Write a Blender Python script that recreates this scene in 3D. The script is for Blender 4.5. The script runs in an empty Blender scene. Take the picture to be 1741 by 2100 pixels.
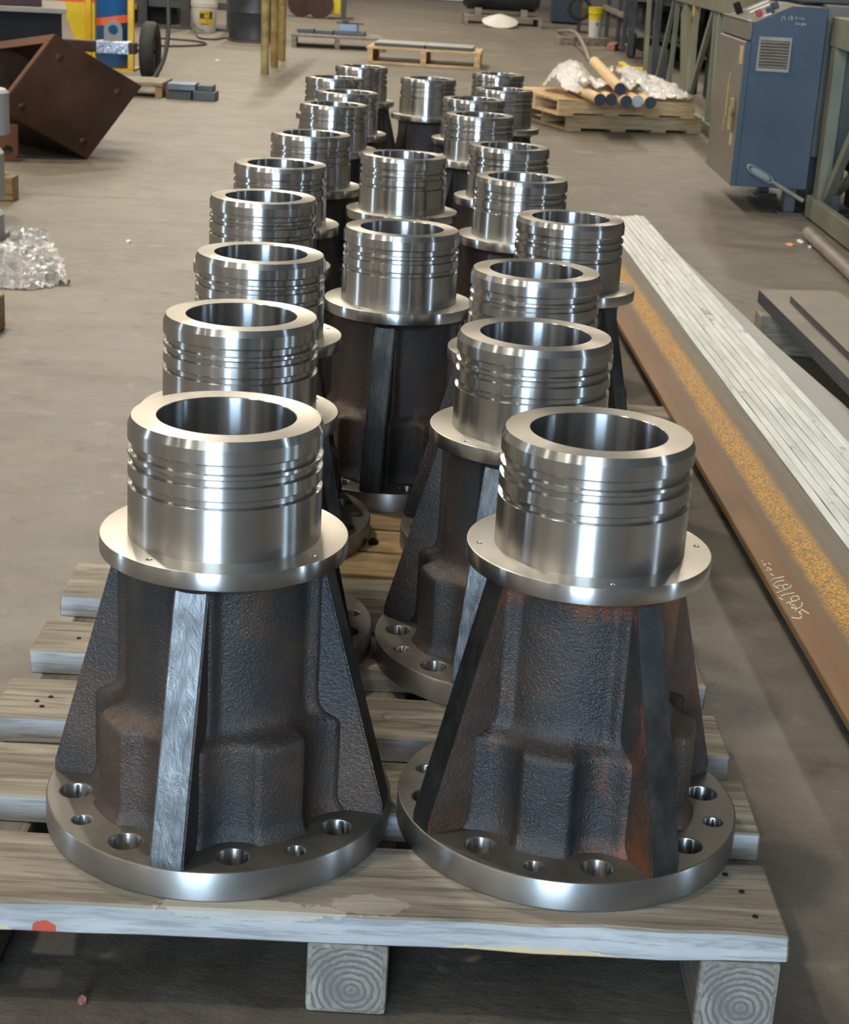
import bpy, bmesh, math, random
from math import sin, cos, pi, radians, sqrt, hypot, atan2
from mathutils import Vector, Matrix

random.seed(7)
S = bpy.context.scene
C = S.collection

# ------------------------------------------------------------------ camera
PITCH, ROLL, CAM_H = 0.326919, 0.057891, 1.1116
fwd = Vector((0, cos(PITCH), -sin(PITCH)))
right0 = Vector((1, 0, 0)); up0 = right0.cross(fwd)
right = right0 * cos(ROLL) + up0 * sin(ROLL)
up = up0 * cos(ROLL) - right0 * sin(ROLL)
cd = bpy.data.cameras.new('camera')
cam = bpy.data.objects.new('camera', cd); C.objects.link(cam)
cam.matrix_world = Matrix(((right.x, up.x, -fwd.x, 0), (right.y, up.y, -fwd.y, 0),
                           (right.z, up.z, -fwd.z, CAM_H), (0, 0, 0, 1)))
cd.sensor_fit = 'HORIZONTAL'; cd.sensor_width = 36
cd.lens = 3459.94 / 1741 * 36
cd.clip_start = 0.05; cd.clip_end = 200
cd.dof.use_dof = True; cd.dof.focus_distance = 2.3; cd.dof.aperture_fstop = 22
S.camera = cam

# ------------------------------------------------------------------ world, view
S.view_settings.view_transform = 'Standard'
S.view_settings.look = 'None'
S.view_settings.exposure = 0.12
S.view_settings.gamma = 1.0
S.view_settings.use_curve_mapping = False
wd = bpy.data.worlds.new('world'); S.world = wd; wd.use_nodes = True
bg = wd.node_tree.nodes['Background']
bg.inputs['Color'].default_value = (0.55, 0.77, 1.0, 1)
bg.inputs['Strength'].default_value = 31.0

HALL = dict(x0=-10.0, x1=5.0, y0=-12.0, y1=34.0, h=7.0)
DOOR = (-4.0, 0.3, 5.4)          # the open loading door behind the camera: x from, x to, height

# ceiling lamps (warm-white round high-bay lamps in two rows along the hall)
def high_bay(x, y, power, size=0.5, z=6.3, col=(1.0, 0.91, 0.76)):
    l = bpy.data.lights.new('high_bay_light', 'AREA'); l.shape = 'DISK'; l.size = size
    l.energy = power; l.color = col
    o = bpy.data.objects.new('high_bay_light', l); C.objects.link(o); o.location = (x, y, z)
for y, p in ((-8, 30), (-3.5, 40), (1.0, 130), (5.5, 205), (10, 205), (14.5, 200), (19, 200), (23.5, 195), (28, 195)):
    high_bay(-2.7, y, p, .38)
for y, p in ((9.0, 60), (14, 90), (19, 110), (24.5, 110)):
    high_bay(2.9, y, p, .38)
for y, p in ((-6, 90), (0, 90), (6, 110), (12, 110), (18, 110), (26, 110)):
    high_bay(-6.8, y, p, .38)
for x, y, p in ((-9, -10.5, 40), (-7.6, -8, 30), (-5.6, -10.5, 40), (-4.6, -7, 30), (-1.2, -10.5, 40), (-.6, -7.5, 30), (1.2, -10, 35), (-8.6, -4.5, 30), (-5.2, -3.2, 25)):
    high_bay(x, y, p * .6, .3)
# daylight through the loading door and two side doors: portals that guide the sky light in
OPEN_L = (2.6, 3.0, 0.0, 2.2); OPEN_R = (.75, .93, 0.0, 2.1)      # side doors: y from, y to, z from, z to
def portal(w, hgt, loc, rot):
    pl = bpy.data.lights.new('door_portal', 'AREA'); pl.shape = 'RECTANGLE'
    pl.size = w; pl.size_y = hgt; pl.cycles.is_portal = True
    po = bpy.data.objects.new('door_portal', pl); C.objects.link(po); po.location = loc; po.rotation_euler = rot
portal(DOOR[1] - DOOR[0], DOOR[2], ((DOOR[0] + DOOR[1]) / 2, HALL['y0'], DOOR[2] / 2), (radians(90), 0, 0))
portal(OPEN_L[1] - OPEN_L[0], OPEN_L[3], (HALL['x0'], (OPEN_L[0] + OPEN_L[1]) / 2, OPEN_L[3] / 2), (radians(90), 0, radians(-90)))
portal(OPEN_R[1] - OPEN_R[0], OPEN_R[3], (HALL['x1'], (OPEN_R[0] + OPEN_R[1]) / 2, OPEN_R[3] / 2), (radians(90), 0, radians(90)))

# ------------------------------------------------------------------ node helpers
class NT:
    def __init__(s, name):
        s.m = bpy.data.materials.new(name); s.m.use_nodes = True
        s.t = s.m.node_tree; s.p = s.t.nodes['Principled BSDF']; s.out = s.t.nodes['Material Output']
    def n(s, typ, ins=None, **kw):
        nd = s.t.nodes.new('ShaderNode' + typ)
        for k, v in kw.items(): setattr(nd, k, v)
        for k, v in (ins or {}).items(): s.set(nd.inputs[k], v)
        return nd
    def set(s, sock, v):
        if hasattr(v, 'bl_idname') and not hasattr(v, 'is_linked'): v = v.outputs[0]
        if hasattr(v, 'is_linked'): s.t.links.new(v, sock)
        else:
            if isinstance(v, (tuple, list)) and sock.type == 'RGBA' and len(v) == 3: v = (*v, 1)
            sock.default_value = v
    def P(s, **kw):
        for k, v in kw.items(): s.set(s.p.inputs[k.replace('_', ' ')], v)
    def coord(s, scale=(1, 1, 1), rand=True, world=False):
        tc = s.n('TexCoord')
        src = tc.outputs['Object']
        if world: src = s.n('NewGeometry').outputs['Position']
        if rand and not world:
            oi = s.n('ObjectInfo')
            src = s.n('VectorMath', {0: src, 1: s.n('VectorMath', {0: (13.1, 7.7, 5.3), 'Scale': oi.outputs['Random']}, operation='SCALE').outputs[0]}, operation='ADD').outputs[0]
        return s.n('VectorMath', {0: src, 1: scale}, operation='MULTIPLY').outputs[0]
    def noise(s, vec, scale, detail=4, rough=.55, dist=0):
        return s.n('TexNoise', {'Vector': vec, 'Scale': scale, 'Detail': detail, 'Roughness': rough, 'Distortion': dist}).outputs['Fac']
    def ramp(s, fac, *stops, interp='LINEAR'):
        r = s.n('ValToRGB', {'Fac': fac}); cr = r.color_ramp; cr.interpolation = interp
        while len(cr.elements) < len(stops): cr.elements.new(.5)
        for e, (p, c) in zip(cr.elements, stops):
            e.position = p
            if not isinstance(c, (tuple, list)): c = (c, c, c)
            e.color = (*c, 1)
        return r.outputs['Color']
    def mix(s, fac, a, b, mode='MIX'):
        m = s.n('Mix', data_type='RGBA', blend_type=mode)
        s.set(m.inputs[0], fac); s.set(m.inputs[6], a); s.set(m.inputs[7], b)
        return m.outputs[2]
    def math(s, op, a, b=0.0, c=0.0):
        return s.n('Math', {0: a, 1: b, 2: c}, operation=op).outputs[0]
    def bump(s, h, strength=.3, dist=.01, normal=None):
        ins = {'Height': h, 'Strength': strength, 'Distance': dist}
        if normal is not None: ins['Normal'] = normal
        return s.n('Bump', ins).outputs[0]

def mat_plain(name, col, rough=.5, metal=0.0, var=.25, scale=8, bump=.15, spec=.5, grime=None):
    t = NT(name); v = t.coord()
    f = t.noise(v, scale, 6, .6)
    lo = tuple(c * (1 - var) for c in col); hi = tuple(min(1, c * (1 + var)) for c in col)
    c = t.ramp(f, (.3, lo), (.7, hi))
    if grime:
        g = t.ramp(t.noise(v, scale * .6, 8, .7), (.5, 0.0), (.68, 1.0))
        c = t.mix(g, c, grime)
    t.P(Base_Color=c, Roughness=t.ramp(f, (.3, max(0, rough - .08)), (.7, min(1, rough + .08))), Metallic=metal,
        Specular_IOR_Level=spec, Normal=t.bump(t.noise(v, scale * 12, 3), bump, .004))
    return t.m

def mat_machined(name, col=(.50, .487, .467), rough=.235, an=.67, var=.10, soft=.12):
    """lathe-turned metal: narrow sheen around the axis, wide sheen across the tool marks"""
    t = NT(name); v = t.coord()
    tg = t.n('Tangent', direction_type='RADIAL', axis='Z').outputs[0]
    blot = t.noise(v, 9, 5, .6); fine = t.noise(v, 60, 5, .7)
    c = t.ramp(blot, (.3, tuple(x * (1 - var) for x in col)), (.7, tuple(x * (1 + var * .6) for x in col)))
    c = t.mix(t.ramp(fine, (.62, 0.0), (.80, .35)), c, tuple(x * .6 for x in col))
    r = t.ramp(blot, (.3, rough - .03), (.72, rough + .04))
    g1 = t.n('BsdfAnisotropic', {'Color': c, 'Roughness': r, 'Anisotropy': an, 'Tangent': tg}, distribution='MULTI_GGX')
    g2 = t.n('BsdfAnisotropic', {'Color': c, 'Roughness': .52, 'Anisotropy': .35, 'Tangent': tg}, distribution='MULTI_GGX')
    mx = t.n('MixShader', {0: soft, 1: g1.outputs[0], 2: g2.outputs[0]})
    t.set(t.out.inputs['Surface'], mx.outputs[0])
    return t.m

def mat_cast(name, rust=0.0):
    t = NT(name); v = t.coord()
    f = t.noise(v, 6, 5, .6); fine = t.noise(v, 420, 3, .6); mid = t.noise(v, 210, 4, .6); big = t.noise(t.coord((1, 1, .5)), 9, 4, .55)
    c = t.ramp(f, (.34, (.022, .022, .024)), (.48, (.040, .034, .030)), (.59, (.070, .042, .029)), (.70, (.085, .060, .044)))
    c = t.mix(t.ramp(fine, (.60, 0.0), (.74, .5)), c, (.15, .14, .13))
    if rust:
        rn = t.noise(t.coord((1, 1, .55)), 10, 8, .68)
        zz = t.n('SeparateXYZ', {0: t.n('TexCoord').outputs['Object']}).outputs[2]
        up_ = t.ramp(zz, (.285, 0.0), (.332, .22)); lo_ = t.ramp(zz, (.035, .10), (.07, 0.0))      # rust gathers under the top flange and at the foot
        rn = t.math('ADD', rn, t.math('ADD', up_, lo_))
        c = t.mix(t.ramp(rn, (.54, 0.0), (.64, .5), (.76, .9)), c, (.21, .062, .018))
    t.P(Base_Color=c, Roughness=t.ramp(big, (.36, .24), (.64, .46)), Metallic=.3, Specular_IOR_Level=.6,
        Normal=t.bump(t.math('ADD', mid, t.math('MULTIPLY', fine, .8)), .65, .0019))
    return t.m

def mat_ground(name, col):
    t = NT(name); v = t.coord((1, 1, .35))
    f = t.noise(v, 60, 6, .7, 1.2); g = t.noise(t.coord(), 14, 4)
    c = t.ramp(g, (.32, tuple(x * .45 for x in col)), (.62, col))
    t.P(Base_Color=c, Metallic=.9, Roughness=t.ramp(f, (.3, .32), (.7, .52)), Normal=t.bump(f, .5, .003))
    return t.m

def mat_wood(name, light, dark, grain='x', gs=1.0, rough=.75, knots=True):
    t = NT(name)
    sc = {'x': (1.6, 22, 22), 'y': (22, 1.6, 22), 'z': (22, 22, 1.6)}[grain]
    v = t.coord(tuple(a * gs for a in sc))
    f = t.noise(v, 1.6, 8, .62, .6)
    f2 = t.noise(v, 6.0, 4, .6)
    big = t.noise(t.coord((2.2, 5, 5)), 1.5, 3)
    c = t.ramp(f, (.30, dark), (.48, tuple((a + b) / 2 for a, b in zip(light, dark))), (.62, light))
    c = t.mix(t.ramp(f2, (.38, .55), (.5, 0.0)), c, tuple(x * .55 for x in dark))
    c = t.mix(t.ramp(big, (.35, .45), (.62, 0.0)), c, tuple(x * 1.1 for x in dark))
    if knots:
        kc = {'x': (3.5, 13, 13), 'y': (13, 3.5, 13), 'z': (13, 13, 3.5)}[grain]
        kv = t.n('TexVoronoi', {'Vector': t.coord(kc), 'Scale': 1.0})
        pick = t.math('GREATER_THAN', t.n('SeparateColor', {0: kv.outputs['Color']}).outputs[0], .80)
        kd = t.math('ADD', kv.outputs['Distance'], t.math('MULTIPLY', t.math('SUBTRACT', f2, .5), .12))
        c = t.mix(t.math('MULTIPLY', pick, t.ramp(kd, (.05, .85), (.13, .25), (.17, .6), (.24, 0.0))), c, tuple(x * .5 for x in dark))
    t.P(Base_Color=c, Roughness=rough, Specular_IOR_Level=.25, Normal=t.bump(t.math('ADD', f, t.math('MULTIPLY', f2, .6)), .45, .003))
    return t

# ------------------------------------------------------------------ materials
M = {}
M['steel'] = mat_machined('turned_steel')
M['steel_face'] = mat_machined('turned_steel_face', (.50, .475, .43), .32, .55, .1, .4)
M['bore'] = mat_machined('bored_steel', (.42, .42, .42), .24)
M['rim'] = mat_machined('flange_rim_steel', (.42, .415, .405), .33, .62, .12, .3)
M['cast'] = mat_cast('raw_cast_iron')
M['cast_rust'] = mat_cast('raw_cast_iron_rusted', 1.0)
M['grind'] = mat_ground('ground_iron', (.22, .22, .22))
M['grind_dull'] = mat_ground('ground_iron_dull', (.10, .095, .09))
def mk():
    t = NT('flange_skin'); v = t.coord(); f = t.noise(v, 14, 6, .6); g = t.noise(v, 190, 3)
    t.P(Base_Color=t.ramp(f, (.3, (.075, .066, .055)), (.7, (.15, .132, .108))), Metallic=.45, Roughness=t.ramp(f, (.3, .38), (.7, .55)),
        Normal=t.bump(g, .25, .001))
    M['skin'] = t.m
    t = mat_wood('weathered_wood', (.40, .345, .265), (.15, .122, .09)); M['wood'] = t.m
    t = mat_wood('door_lit_board_edge', (.50, .49, .48), (.31, .295, .29)); M['wood_edge_lit'] = t.m  # board side faces coloured paler to imitate daylight from the door
    for nm, lo_, hi_ in (('wood_front', (.36, .308, .24), (.14, .113, .085)), ('wood_front_edge_lit', (.50, .49, .48), (.31, .295, .29))):  # the edge copy has the door daylight painted into its colour
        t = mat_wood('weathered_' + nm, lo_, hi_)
        # red paint splash and a torn fresh edge on the front board
        pos = t.n('TexCoord').outputs['Object']
        base = t.p.inputs['Base Color'].links[0].from_socket
        def blob(cx, cy, cz, r, sc=(1, 1, 1)):
            d = t.n('VectorMath', {0: t.n('VectorMath', {0: t.n('VectorMath', {0: pos, 1: (cx, cy, cz)}, operation='SUBTRACT').outputs[0], 1: sc}, operation='MULTIPLY').outputs[0]}, operation='LENGTH').outputs['Value']
            nz = t.math('MULTIPLY', t.math('SUBTRACT', t.noise(pos, 60, 4), .5), r * 1.1)
            return t.math('LESS_THAN', t.math('ADD', d, nz), r)
        c = t.mix(blob(-.313, -.073, .094, .0105, (.8, 1, 1.1)), base, (.50, .085, .045))
        c = t.mix(blob(-.43, -.073, .088, .02, (.22, 1, 2.4)), c, (.62, .46, .28))
        c = t.mix(blob(.215, -.073, .087, .016, (.16, .6, 1.6)), c, (.60, .45, .27))
        c = t.mix(t.math('MULTIPLY', blob(-.10, -.068, .125, .016, (.17, .8, 1.2)), .45), c, (.58, .52, .42))
        c = t.mix(t.math('MULTIPLY', blob(.03, -.05, .125, .012, (.3, .6, 2)), .35), c, (.56, .50, .40))
        c = t.mix(t.math('MULTIPLY', blob(.36, .05, .125, .05, (1.6, 1, .2)), .35), c, (.12, .09, .06))
        t.P(Base_Color=c)
        M[nm] = t.m
    t = mat_wood('fresh_wood', (.50, .36, .20), (.27, .165, .08)); M['wood_fresh'] = t.m
    t = mat_wood('pale_pallet_wood', (.72, .52, .30), (.46, .30, .15)); M['wood_pale'] = t.m
    t = mat_wood('grey_timber', (.33, .29, .24), (.15, .125, .10), 'y'); M['timber'] = t.m
    # end grain with growth rings
    t = NT('timber_end_grain'); v = t.coord((1, .15, 1), rand=False)
    off = t.n('VectorMath', {0: v, 1: (.006, 0, -.014)}, operation='SUBTRACT').outputs[0]
    w = t.n('TexWave', {'Vector': off, 'Scale': 42, 'Distortion': 2.6, 'Detail': 4, 'Detail Scale': 3.0}, wave_type='RINGS', rings_direction='Y')
    nz = t.noise(v, 30, 6, .65)
    c = t.ramp(w.outputs['Fac'], (.15, (.14, .122, .105)), (.6, (.30, .265, .225)))
    c = t.mix(t.ramp(nz, (.38, .8), (.62, 0.0)), c, (.15, .132, .115))
    t.P(Base_Color=c, Roughness=.8, Specular_IOR_Level=.2, Normal=t.bump(t.math('ADD', w.outputs['Fac'], nz), .35, .002)); M['end_grain'] = t.m
    # concrete floor
    t = NT('floor_concrete'); v = t.coord(world=True)
    a = t.noise(v, .55, 6, .6); b = t.noise(v, 3.2, 8, .68); st = t.noise(t.coord((1.2, 2.6, 1), world=True), 2.6, 8, .66, .6); g = t.noise(v, 70, 5, .7); md = t.noise(v, 11, 6, .7)
    c = t.ramp(a, (.3, (.140, .118, .092)), (.7, (.205, .178, .143)))
    c = t.mix(t.ramp(st, (.36, .5), (.50, 0.0)), c, (.115, .098, .078))
    c = t.mix(t.ramp(b, (.54, 0.0), (.70, .7)), c, (.27, .236, .19))
    c = t.mix(t.ramp(md, (.30, .75), (.44, 0.0)), c, (.085, .071, .056))
    c = t.mix(t.ramp(md, (.58, 0.0), (.70, .5)), c, (.29, .255, .205))
    c = t.mix(t.ramp(b, (.28, .6), (.42, 0.0)), c, (.11, .095, .08))
    c = t.mix(t.ramp(g, (.66, 0.0), (.72, .5)), c, (.48, .45, .40))
    rust = t.noise(v, 2.1, 6, .6)
    c = t.mix(t.ramp(rust, (.66, 0.0), (.74, .45)), c, (.30, .14, .055))
    sp = t.n('SeparateXYZ', {0: t.n('NewGeometry').outputs['Position']})
    # shade under and before the front pallet painted dark, over stained rough concrete
    dy = t.math('MULTIPLY', t.math('SUBTRACT', sp.outputs[1], 1.35), .8)
    dx = t.math('MULTIPLY', t.math('ADD', sp.outputs[0], .25), .9)
    dd = t.math('SQRT', t.math('ADD', t.math('MULTIPLY', dx, dx), t.math('MULTIPLY', dy, dy)))
    dd = t.math('ADD', dd, t.math('MULTIPLY', t.math('SUBTRACT', t.noise(v, 3, 5), .5), .5))
    shade_stain = t.ramp(dd, (.55, 1.0), (1.5, 0.0))
    c = t.mix(t.math('MULTIPLY', shade_stain, t.ramp(t.noise(v, 9, 8, .7), (.38, .75), (.62, .35))), c, (.058, .047, .039))
    # crack line
    ln = t.math('ABSOLUTE', t.math('ADD', t.math('SUBTRACT', t.math('SUBTRACT', sp.outputs[1], t.math('MULTIPLY', sp.outputs[0], .09)), 7.32), t.math('MULTIPLY', t.math('SUBTRACT', t.noise(v, 2.5, 4), .5), .10)))
    c = t.mix(t.math('MULTIPLY', t.math('MULTIPLY', t.math('LESS_THAN', ln, .008), t.math('LESS_THAN', sp.outputs[0], -.3)), .75), c, (.05, .043, .036))
    crag = t.noise(t.coord((6, 8.5, 6), world=True), 1.0, 10, .72, .25)
    hgt = t.math('ADD', t.math('ADD', t.math('MULTIPLY', b, .5), t.math('MULTIPLY', g, .15)), t.math('MULTIPLY', t.math('MULTIPLY', crag, shade_stain), 2.6))
    t.P(Base_Color=c, Roughness=t.ramp(b, (.3, .42), (.7, .62)), Specular_IOR_Level=.38, Normal=t.bump(hgt, .4, .012)); M['floor'] = t.m
    # rusty angle steel with a band of orange rust
    t = NT('rusted_steel'); pos = t.n('TexCoord').outputs['Object']; sp = t.n('SeparateXYZ', {0: pos})
    n1 = t.noise(pos, 14, 8, .7); n2 = t.noise(pos, 260, 4, .7); n3 = t.noise(t.n('VectorMath', {0: pos, 1: (60, 2.5, 60)}, operation='MULTIPLY').outputs[0], 1, 5)
    xx = t.math('ADD', sp.outputs[0], t.math('MULTIPLY', t.math('SUBTRACT', n1, .5), .025))
    c = t.ramp(xx, (0.0, (.24, .135, .058)), (.035, (.215, .098, .034)), (.062, (.165, .105, .058)), (.125, (.165, .125, .082)), (.17, (.165, .145, .11)))
    c = t.mix(t.ramp(n3, (.35, .35), (.6, 0.0)), c, (.10, .05, .02))
    spk = t.math('MULTIPLY', t.ramp(n2, (.47, 0.0), (.53, 1.0)), t.ramp(xx, (.066, 0.0), (.082, 1.0), (.122, 1.0), (.138, 0.0)))
    c = t.mix(spk, c, (.66, .33, .025))
    sp2 = t.math('MULTIPLY', t.ramp(n2, (.66, 0.0), (.70, 1.0)), t.ramp(xx, (.01, .8), (.07, .25)))
    c = t.mix(sp2, c, (.46, .33, .22))
    t.P(Base_Color=c, Roughness=.48, Metallic=.15, Specular_IOR_Level=.5, Normal=t.bump(n2, .4, .0015)); M['rust_beam'] = t.m
    # galvanised strips
    t = NT('galvanised_strip'); v = t.coord((8, 1.3, 8)); f = t.noise(v, 2.2, 6, .6)
    k = t.noise(t.coord((18, 9, 18)), 1.0, 5, .7)
    c = t.ramp(f, (.3, (.50, .515, .48)), (.65, (.76, .775, .735)))
    c = t.mix(t.ramp(k, (.60, 0.0), (.68, .8)), c, (.22, .22, .23))
    t.P(Base_Color=c, Roughness=.5, Metallic=.2, Normal=t.bump(f, .15, .002)); M['galv'] = t.m
    # crumpled film
    for nm, tint, tr in (('clear_film', (.92, .95, .97), .74), ('milky_film', (.95, .92, .86), .06)):
        t = NT(nm); v = t.coord()
        f = t.noise(v, 22, 6, .6, 1.5)
        gl = t.n('BsdfGlossy', {'Color': (1, 1, 1, 1), 'Roughness': .12}); df = t.n('BsdfTranslucent', {'Color': (*tint, 1)}); d2 = t.n('BsdfDiffuse', {'Color': (*tint, 1)})
        tp = t.n('BsdfTransparent'); nb = t.bump(f, .8, .02)
        for q in (gl, df, d2): t.set(q.inputs['Normal'], nb)
        a = t.n('MixShader', {0: .75, 1: df.outputs[0], 2: d2.outputs[0]}); b = t.n('MixShader', {0: tr, 1: a.outputs[0], 2: tp.outputs[0]})
        e = t.n('MixShader', {0: t.math('MULTIPLY', t.n('LayerWeight', {'Blend': .45, 'Normal': nb}).outputs['Fresnel'], 1.0), 1: b.outputs[0], 2: gl.outputs[0]})
        t.set(t.out.inputs['Surface'], e.outputs[0]); M[nm] = t.m
    # crumpled foil
    t = NT('foil_tape'); v = t.coord(); f = t.noise(v, 70, 3, .6, 1)
    t.P(Base_Color=(.42, .43, .45), Metallic=1.0, Roughness=.25, Normal=t.bump(f, .9, .006)); M['foil'] = t.m
mk()
M['brown'] = mat_plain('brown_primed_steel', (.048, .019, .009), .55, 0, .4, 5, .2, .3, (.03, .018, .012))
M['brown_light'] = mat_plain('brown_primed_steel_edge', (.125, .052, .026), .55, 0, .25, 6, .15, .3)
M['blue_paint'] = mat_plain('blue_cylinder_paint', (.012, .11, .32), .35, 0, .15, 6, .05)
M['cab_blue'] = mat_plain('cabinet_blue_paint', (.058, .076, .104), .5, 0, .2, 3, .08, .35)
M['cab_grey'] = mat_plain('cabinet_grey_brown_paint', (.145, .13, .105), .42, 0, .18, 3, .08, .45)
M['yellow'] = mat_plain('yellow_paint', (.72, .43, .015), .45, 0, .15, 8)
M['lemon'] = mat_plain('lemon_paint', (.75, .55, .02), .5, 0, .12, 8)
M['orange'] = mat_plain('orange_strap_webbing', (.75, .13, .04), .7)
M['red'] = mat_plain('red_paint', (.42, .04, .03), .5, 0, .25)
M['dark_red'] = mat_plain('dark_red_wheel_paint', (.06, .022, .020), .6, 0, .3)
M['rubber'] = mat_plain('black_rubber', (.028, .028, .027), .75, 0, .3, 10)
M['hose'] = mat_plain('dark_hose', (.045, .040, .036), .6)
M['grey_prime'] = mat_plain('grey_primer', (.36, .36, .34), .5, 0, .08, 5, .05)
M['dark_steel'] = mat_plain('dark_steel', (.05, .05, .052), .5, .3, .35, 6, .15)
M['plate'] = mat_plain('mill_scale_plate', (.235, .205, .165), .55, .2, .25, 5, .1)
M['plate_edge'] = mat_plain('flame_cut_plate_edge', (.055, .055, .06), .5, .3, .25, 20, .2)
M['block_blue'] = mat_plain('bluish_steel_block', (.20, .235, .29), .4, .55, .2, 9, .1)
M['block_dark'] = mat_plain('dark_steel_block', (.095, .105, .115), .5, .4, .3, 9, .1)
M['frame_green'] = mat_plain('grey_green_frame_paint', (.165, .165, .115), .5, 0, .2, 4, .12, .45)
M['teal'] = mat_plain('dark_teal_machine_paint', (.012, .022, .026), .6, 0, .3, 3, .1, .25)
M['slate'] = mat_plain('slate_machine_paint', (.062, .064, .064), .5, 0, .2, 3)
M['white'] = mat_plain('off_white_plastic', (.62, .60, .54), .5, 0, .08, 6)
M['black'] = mat_plain('black_paint', (.014, .014, .014), .7, 0, .3, 8, .15, .15)
M['drum'] = mat_plain('black_drum_paint', (.034, .036, .042), .42, 0, .35, 5, .1)
M['ochre'] = mat_plain('worn_ochre_paint', (.27, .185, .065), .6, 0, .35, 10, .2, .4, (.40, .37, .14))
M['card'] = mat_plain('cardboard_tube', (.62, .43, .23), .7, 0, .1, 10)
M['cap_blue'] = mat_plain('dark_blue_end_cap', (.020, .028, .046), .5, 0, .3, 20)
M['cap_pale'] = mat_plain('pale_blue_end_cap', (.33, .40, .45), .5, 0, .15, 20)
M['brick'] = mat_plain('brick_clay', (.38, .17, .12), .8, 0, .2, 20)
M['leaf'] = mat_plain('orange_leaf', (.68, .30, .15), .7)
M['pink'] = mat_plain('pink_chip', (.30, .10, .085), .7)
M['paper'] = mat_plain('white_scrap', (.72, .70, .66), .8)
M['silver'] = mat_plain('cast_aluminium', (.25, .25, .24), .42, .8, .15, 30, .1)
M['worn_yellow'] = mat_plain('worn_yellow_scratch', (.42, .31, .07), .7, 0, .4, 60)
M['vent'] = mat_plain('grey_vent_metal', (.30, .262, .205), .5, .2, .2, 12)
M['label_yellow'] = mat_plain('yellow_label', (.72, .48, .02), .5, 0, .08)
M['label_green'] = mat_plain('dark_green_print', (.03, .06, .03), .5)
M['label_tan'] = mat_plain('tan_sticker', (.44, .33, .18), .6)
M['chalk'] = mat_plain('yellow_chalk', (.74, .66, .45), .9, 0, .15, 300)
M['chalk_green'] = mat_plain('pale_green_chalk', (.52, .60, .42), .9)
M['wall'] = mat_plain('grey_wall_siding', (.20, .195, .185), .7, 0, .1, 1)
M['wall_dark'] = mat_plain('dark_wall_siding', (.10, .10, .10), .7, 0, .15, 1)
M['ceiling'] = mat_plain('ceiling_deck', (.62, .60, .56), .7, 0, .1, 1)
M['door_white'] = mat_plain('white_door_panel', (.75, .73, .68), .6, 0, .05, 2)
M['ground'] = mat_plain('outdoor_apron_concrete', (.45, .44, .41), .8, 0, .1, 1)
M['shaving'] = mat_plain('steel_shaving', (.5, .5, .5), .3, 1.0)

# ------------------------------------------------------------------ geometry helpers
def T(x=0, y=0, z=0, rz=0, rx=0, ry=0):
    return Matrix.Translation((x, y, z)) @ Matrix.Rotation(rz, 4, 'Z') @ Matrix.Rotation(ry, 4, 'Y') @ Matrix.Rotation(rx, 4, 'X')

def box(bm, x0, x1, y0, y1, z0, z1, Mx=None, mi=0):
    vs = [bm.verts.new((x, y, z)) for z in (z0, z1) for y in (y0, y1) for x in (x0, x1)]
    fs = [(0, 2, 3, 1), (4, 5, 7, 6), (0, 1, 5, 4), (2, 6, 7, 3), (0, 4, 6, 2), (1, 3, 7, 5)]
    out = []
    for f in fs:
        fc = bm.faces.new([vs[i] for i in f]); fc.material_index = mi; out.append(fc)
    if Mx is not None:
        for v in vs: v.co = Mx @ v.co
    return vs, out

def prism(bm, pts, a, b, axis='y', Mx=None, mi=0):
    def mkv(p, t):
        if axis == 'y': return (p[0], t, p[1])
        if axis == 'x': return (t, p[0], p[1])
        return (p[0], p[1], t)
    A = [bm.verts.new(mkv(p, a)) for p in pts]; B = [bm.verts.new(mkv(p, b)) for p in pts]
    n = len(pts); fs = [bm.faces.new(A), bm.faces.new(B[::-1])]
    for i in range(n): fs.append(bm.faces.new((A[i], B[i], B[(i + 1) % n], A[(i + 1) % n])))
    for f in fs: f.material_index = mi
    if Mx is not None:
        for v in A + B: v.co = Mx @ v.co
    bmesh.ops.recalc_face_normals(bm, faces=fs)
    return fs

def lathe(bm, prof, seg=48, Mx=None, mi=0, closed=False):
    rings = []
    for r, z in prof:
        if r < 1e-6: rings.append([bm.verts.new((0, 0, z))])
        else: rings.append([bm.verts.new((r * cos(2 * pi * i / seg), r * sin(2 * pi * i / seg), z)) for i in range(seg)])
    prs = list(zip(rings, rings[1:])) + ([(rings[-1], rings[0])] if closed else [])
    fs = []
    for A, B in prs:
        for i in range(seg):
            j = (i + 1) % seg
            if len(A) == 1 and len(B) == 1: continue
            if len(A) == 1: f = (A[0], B[j], B[i])
            elif len(B) == 1: f = (A[i], A[j], B[0])
            else: f = (A[i], A[j], B[j], B[i])
            fc = bm.faces.new(f); fc.material_index = mi; fs.append(fc)
    if Mx is not None:
        for R in rings:
            for v in R: v.co = Mx @ v.co
    bmesh.ops.recalc_face_normals(bm, faces=fs)
    return fs

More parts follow.
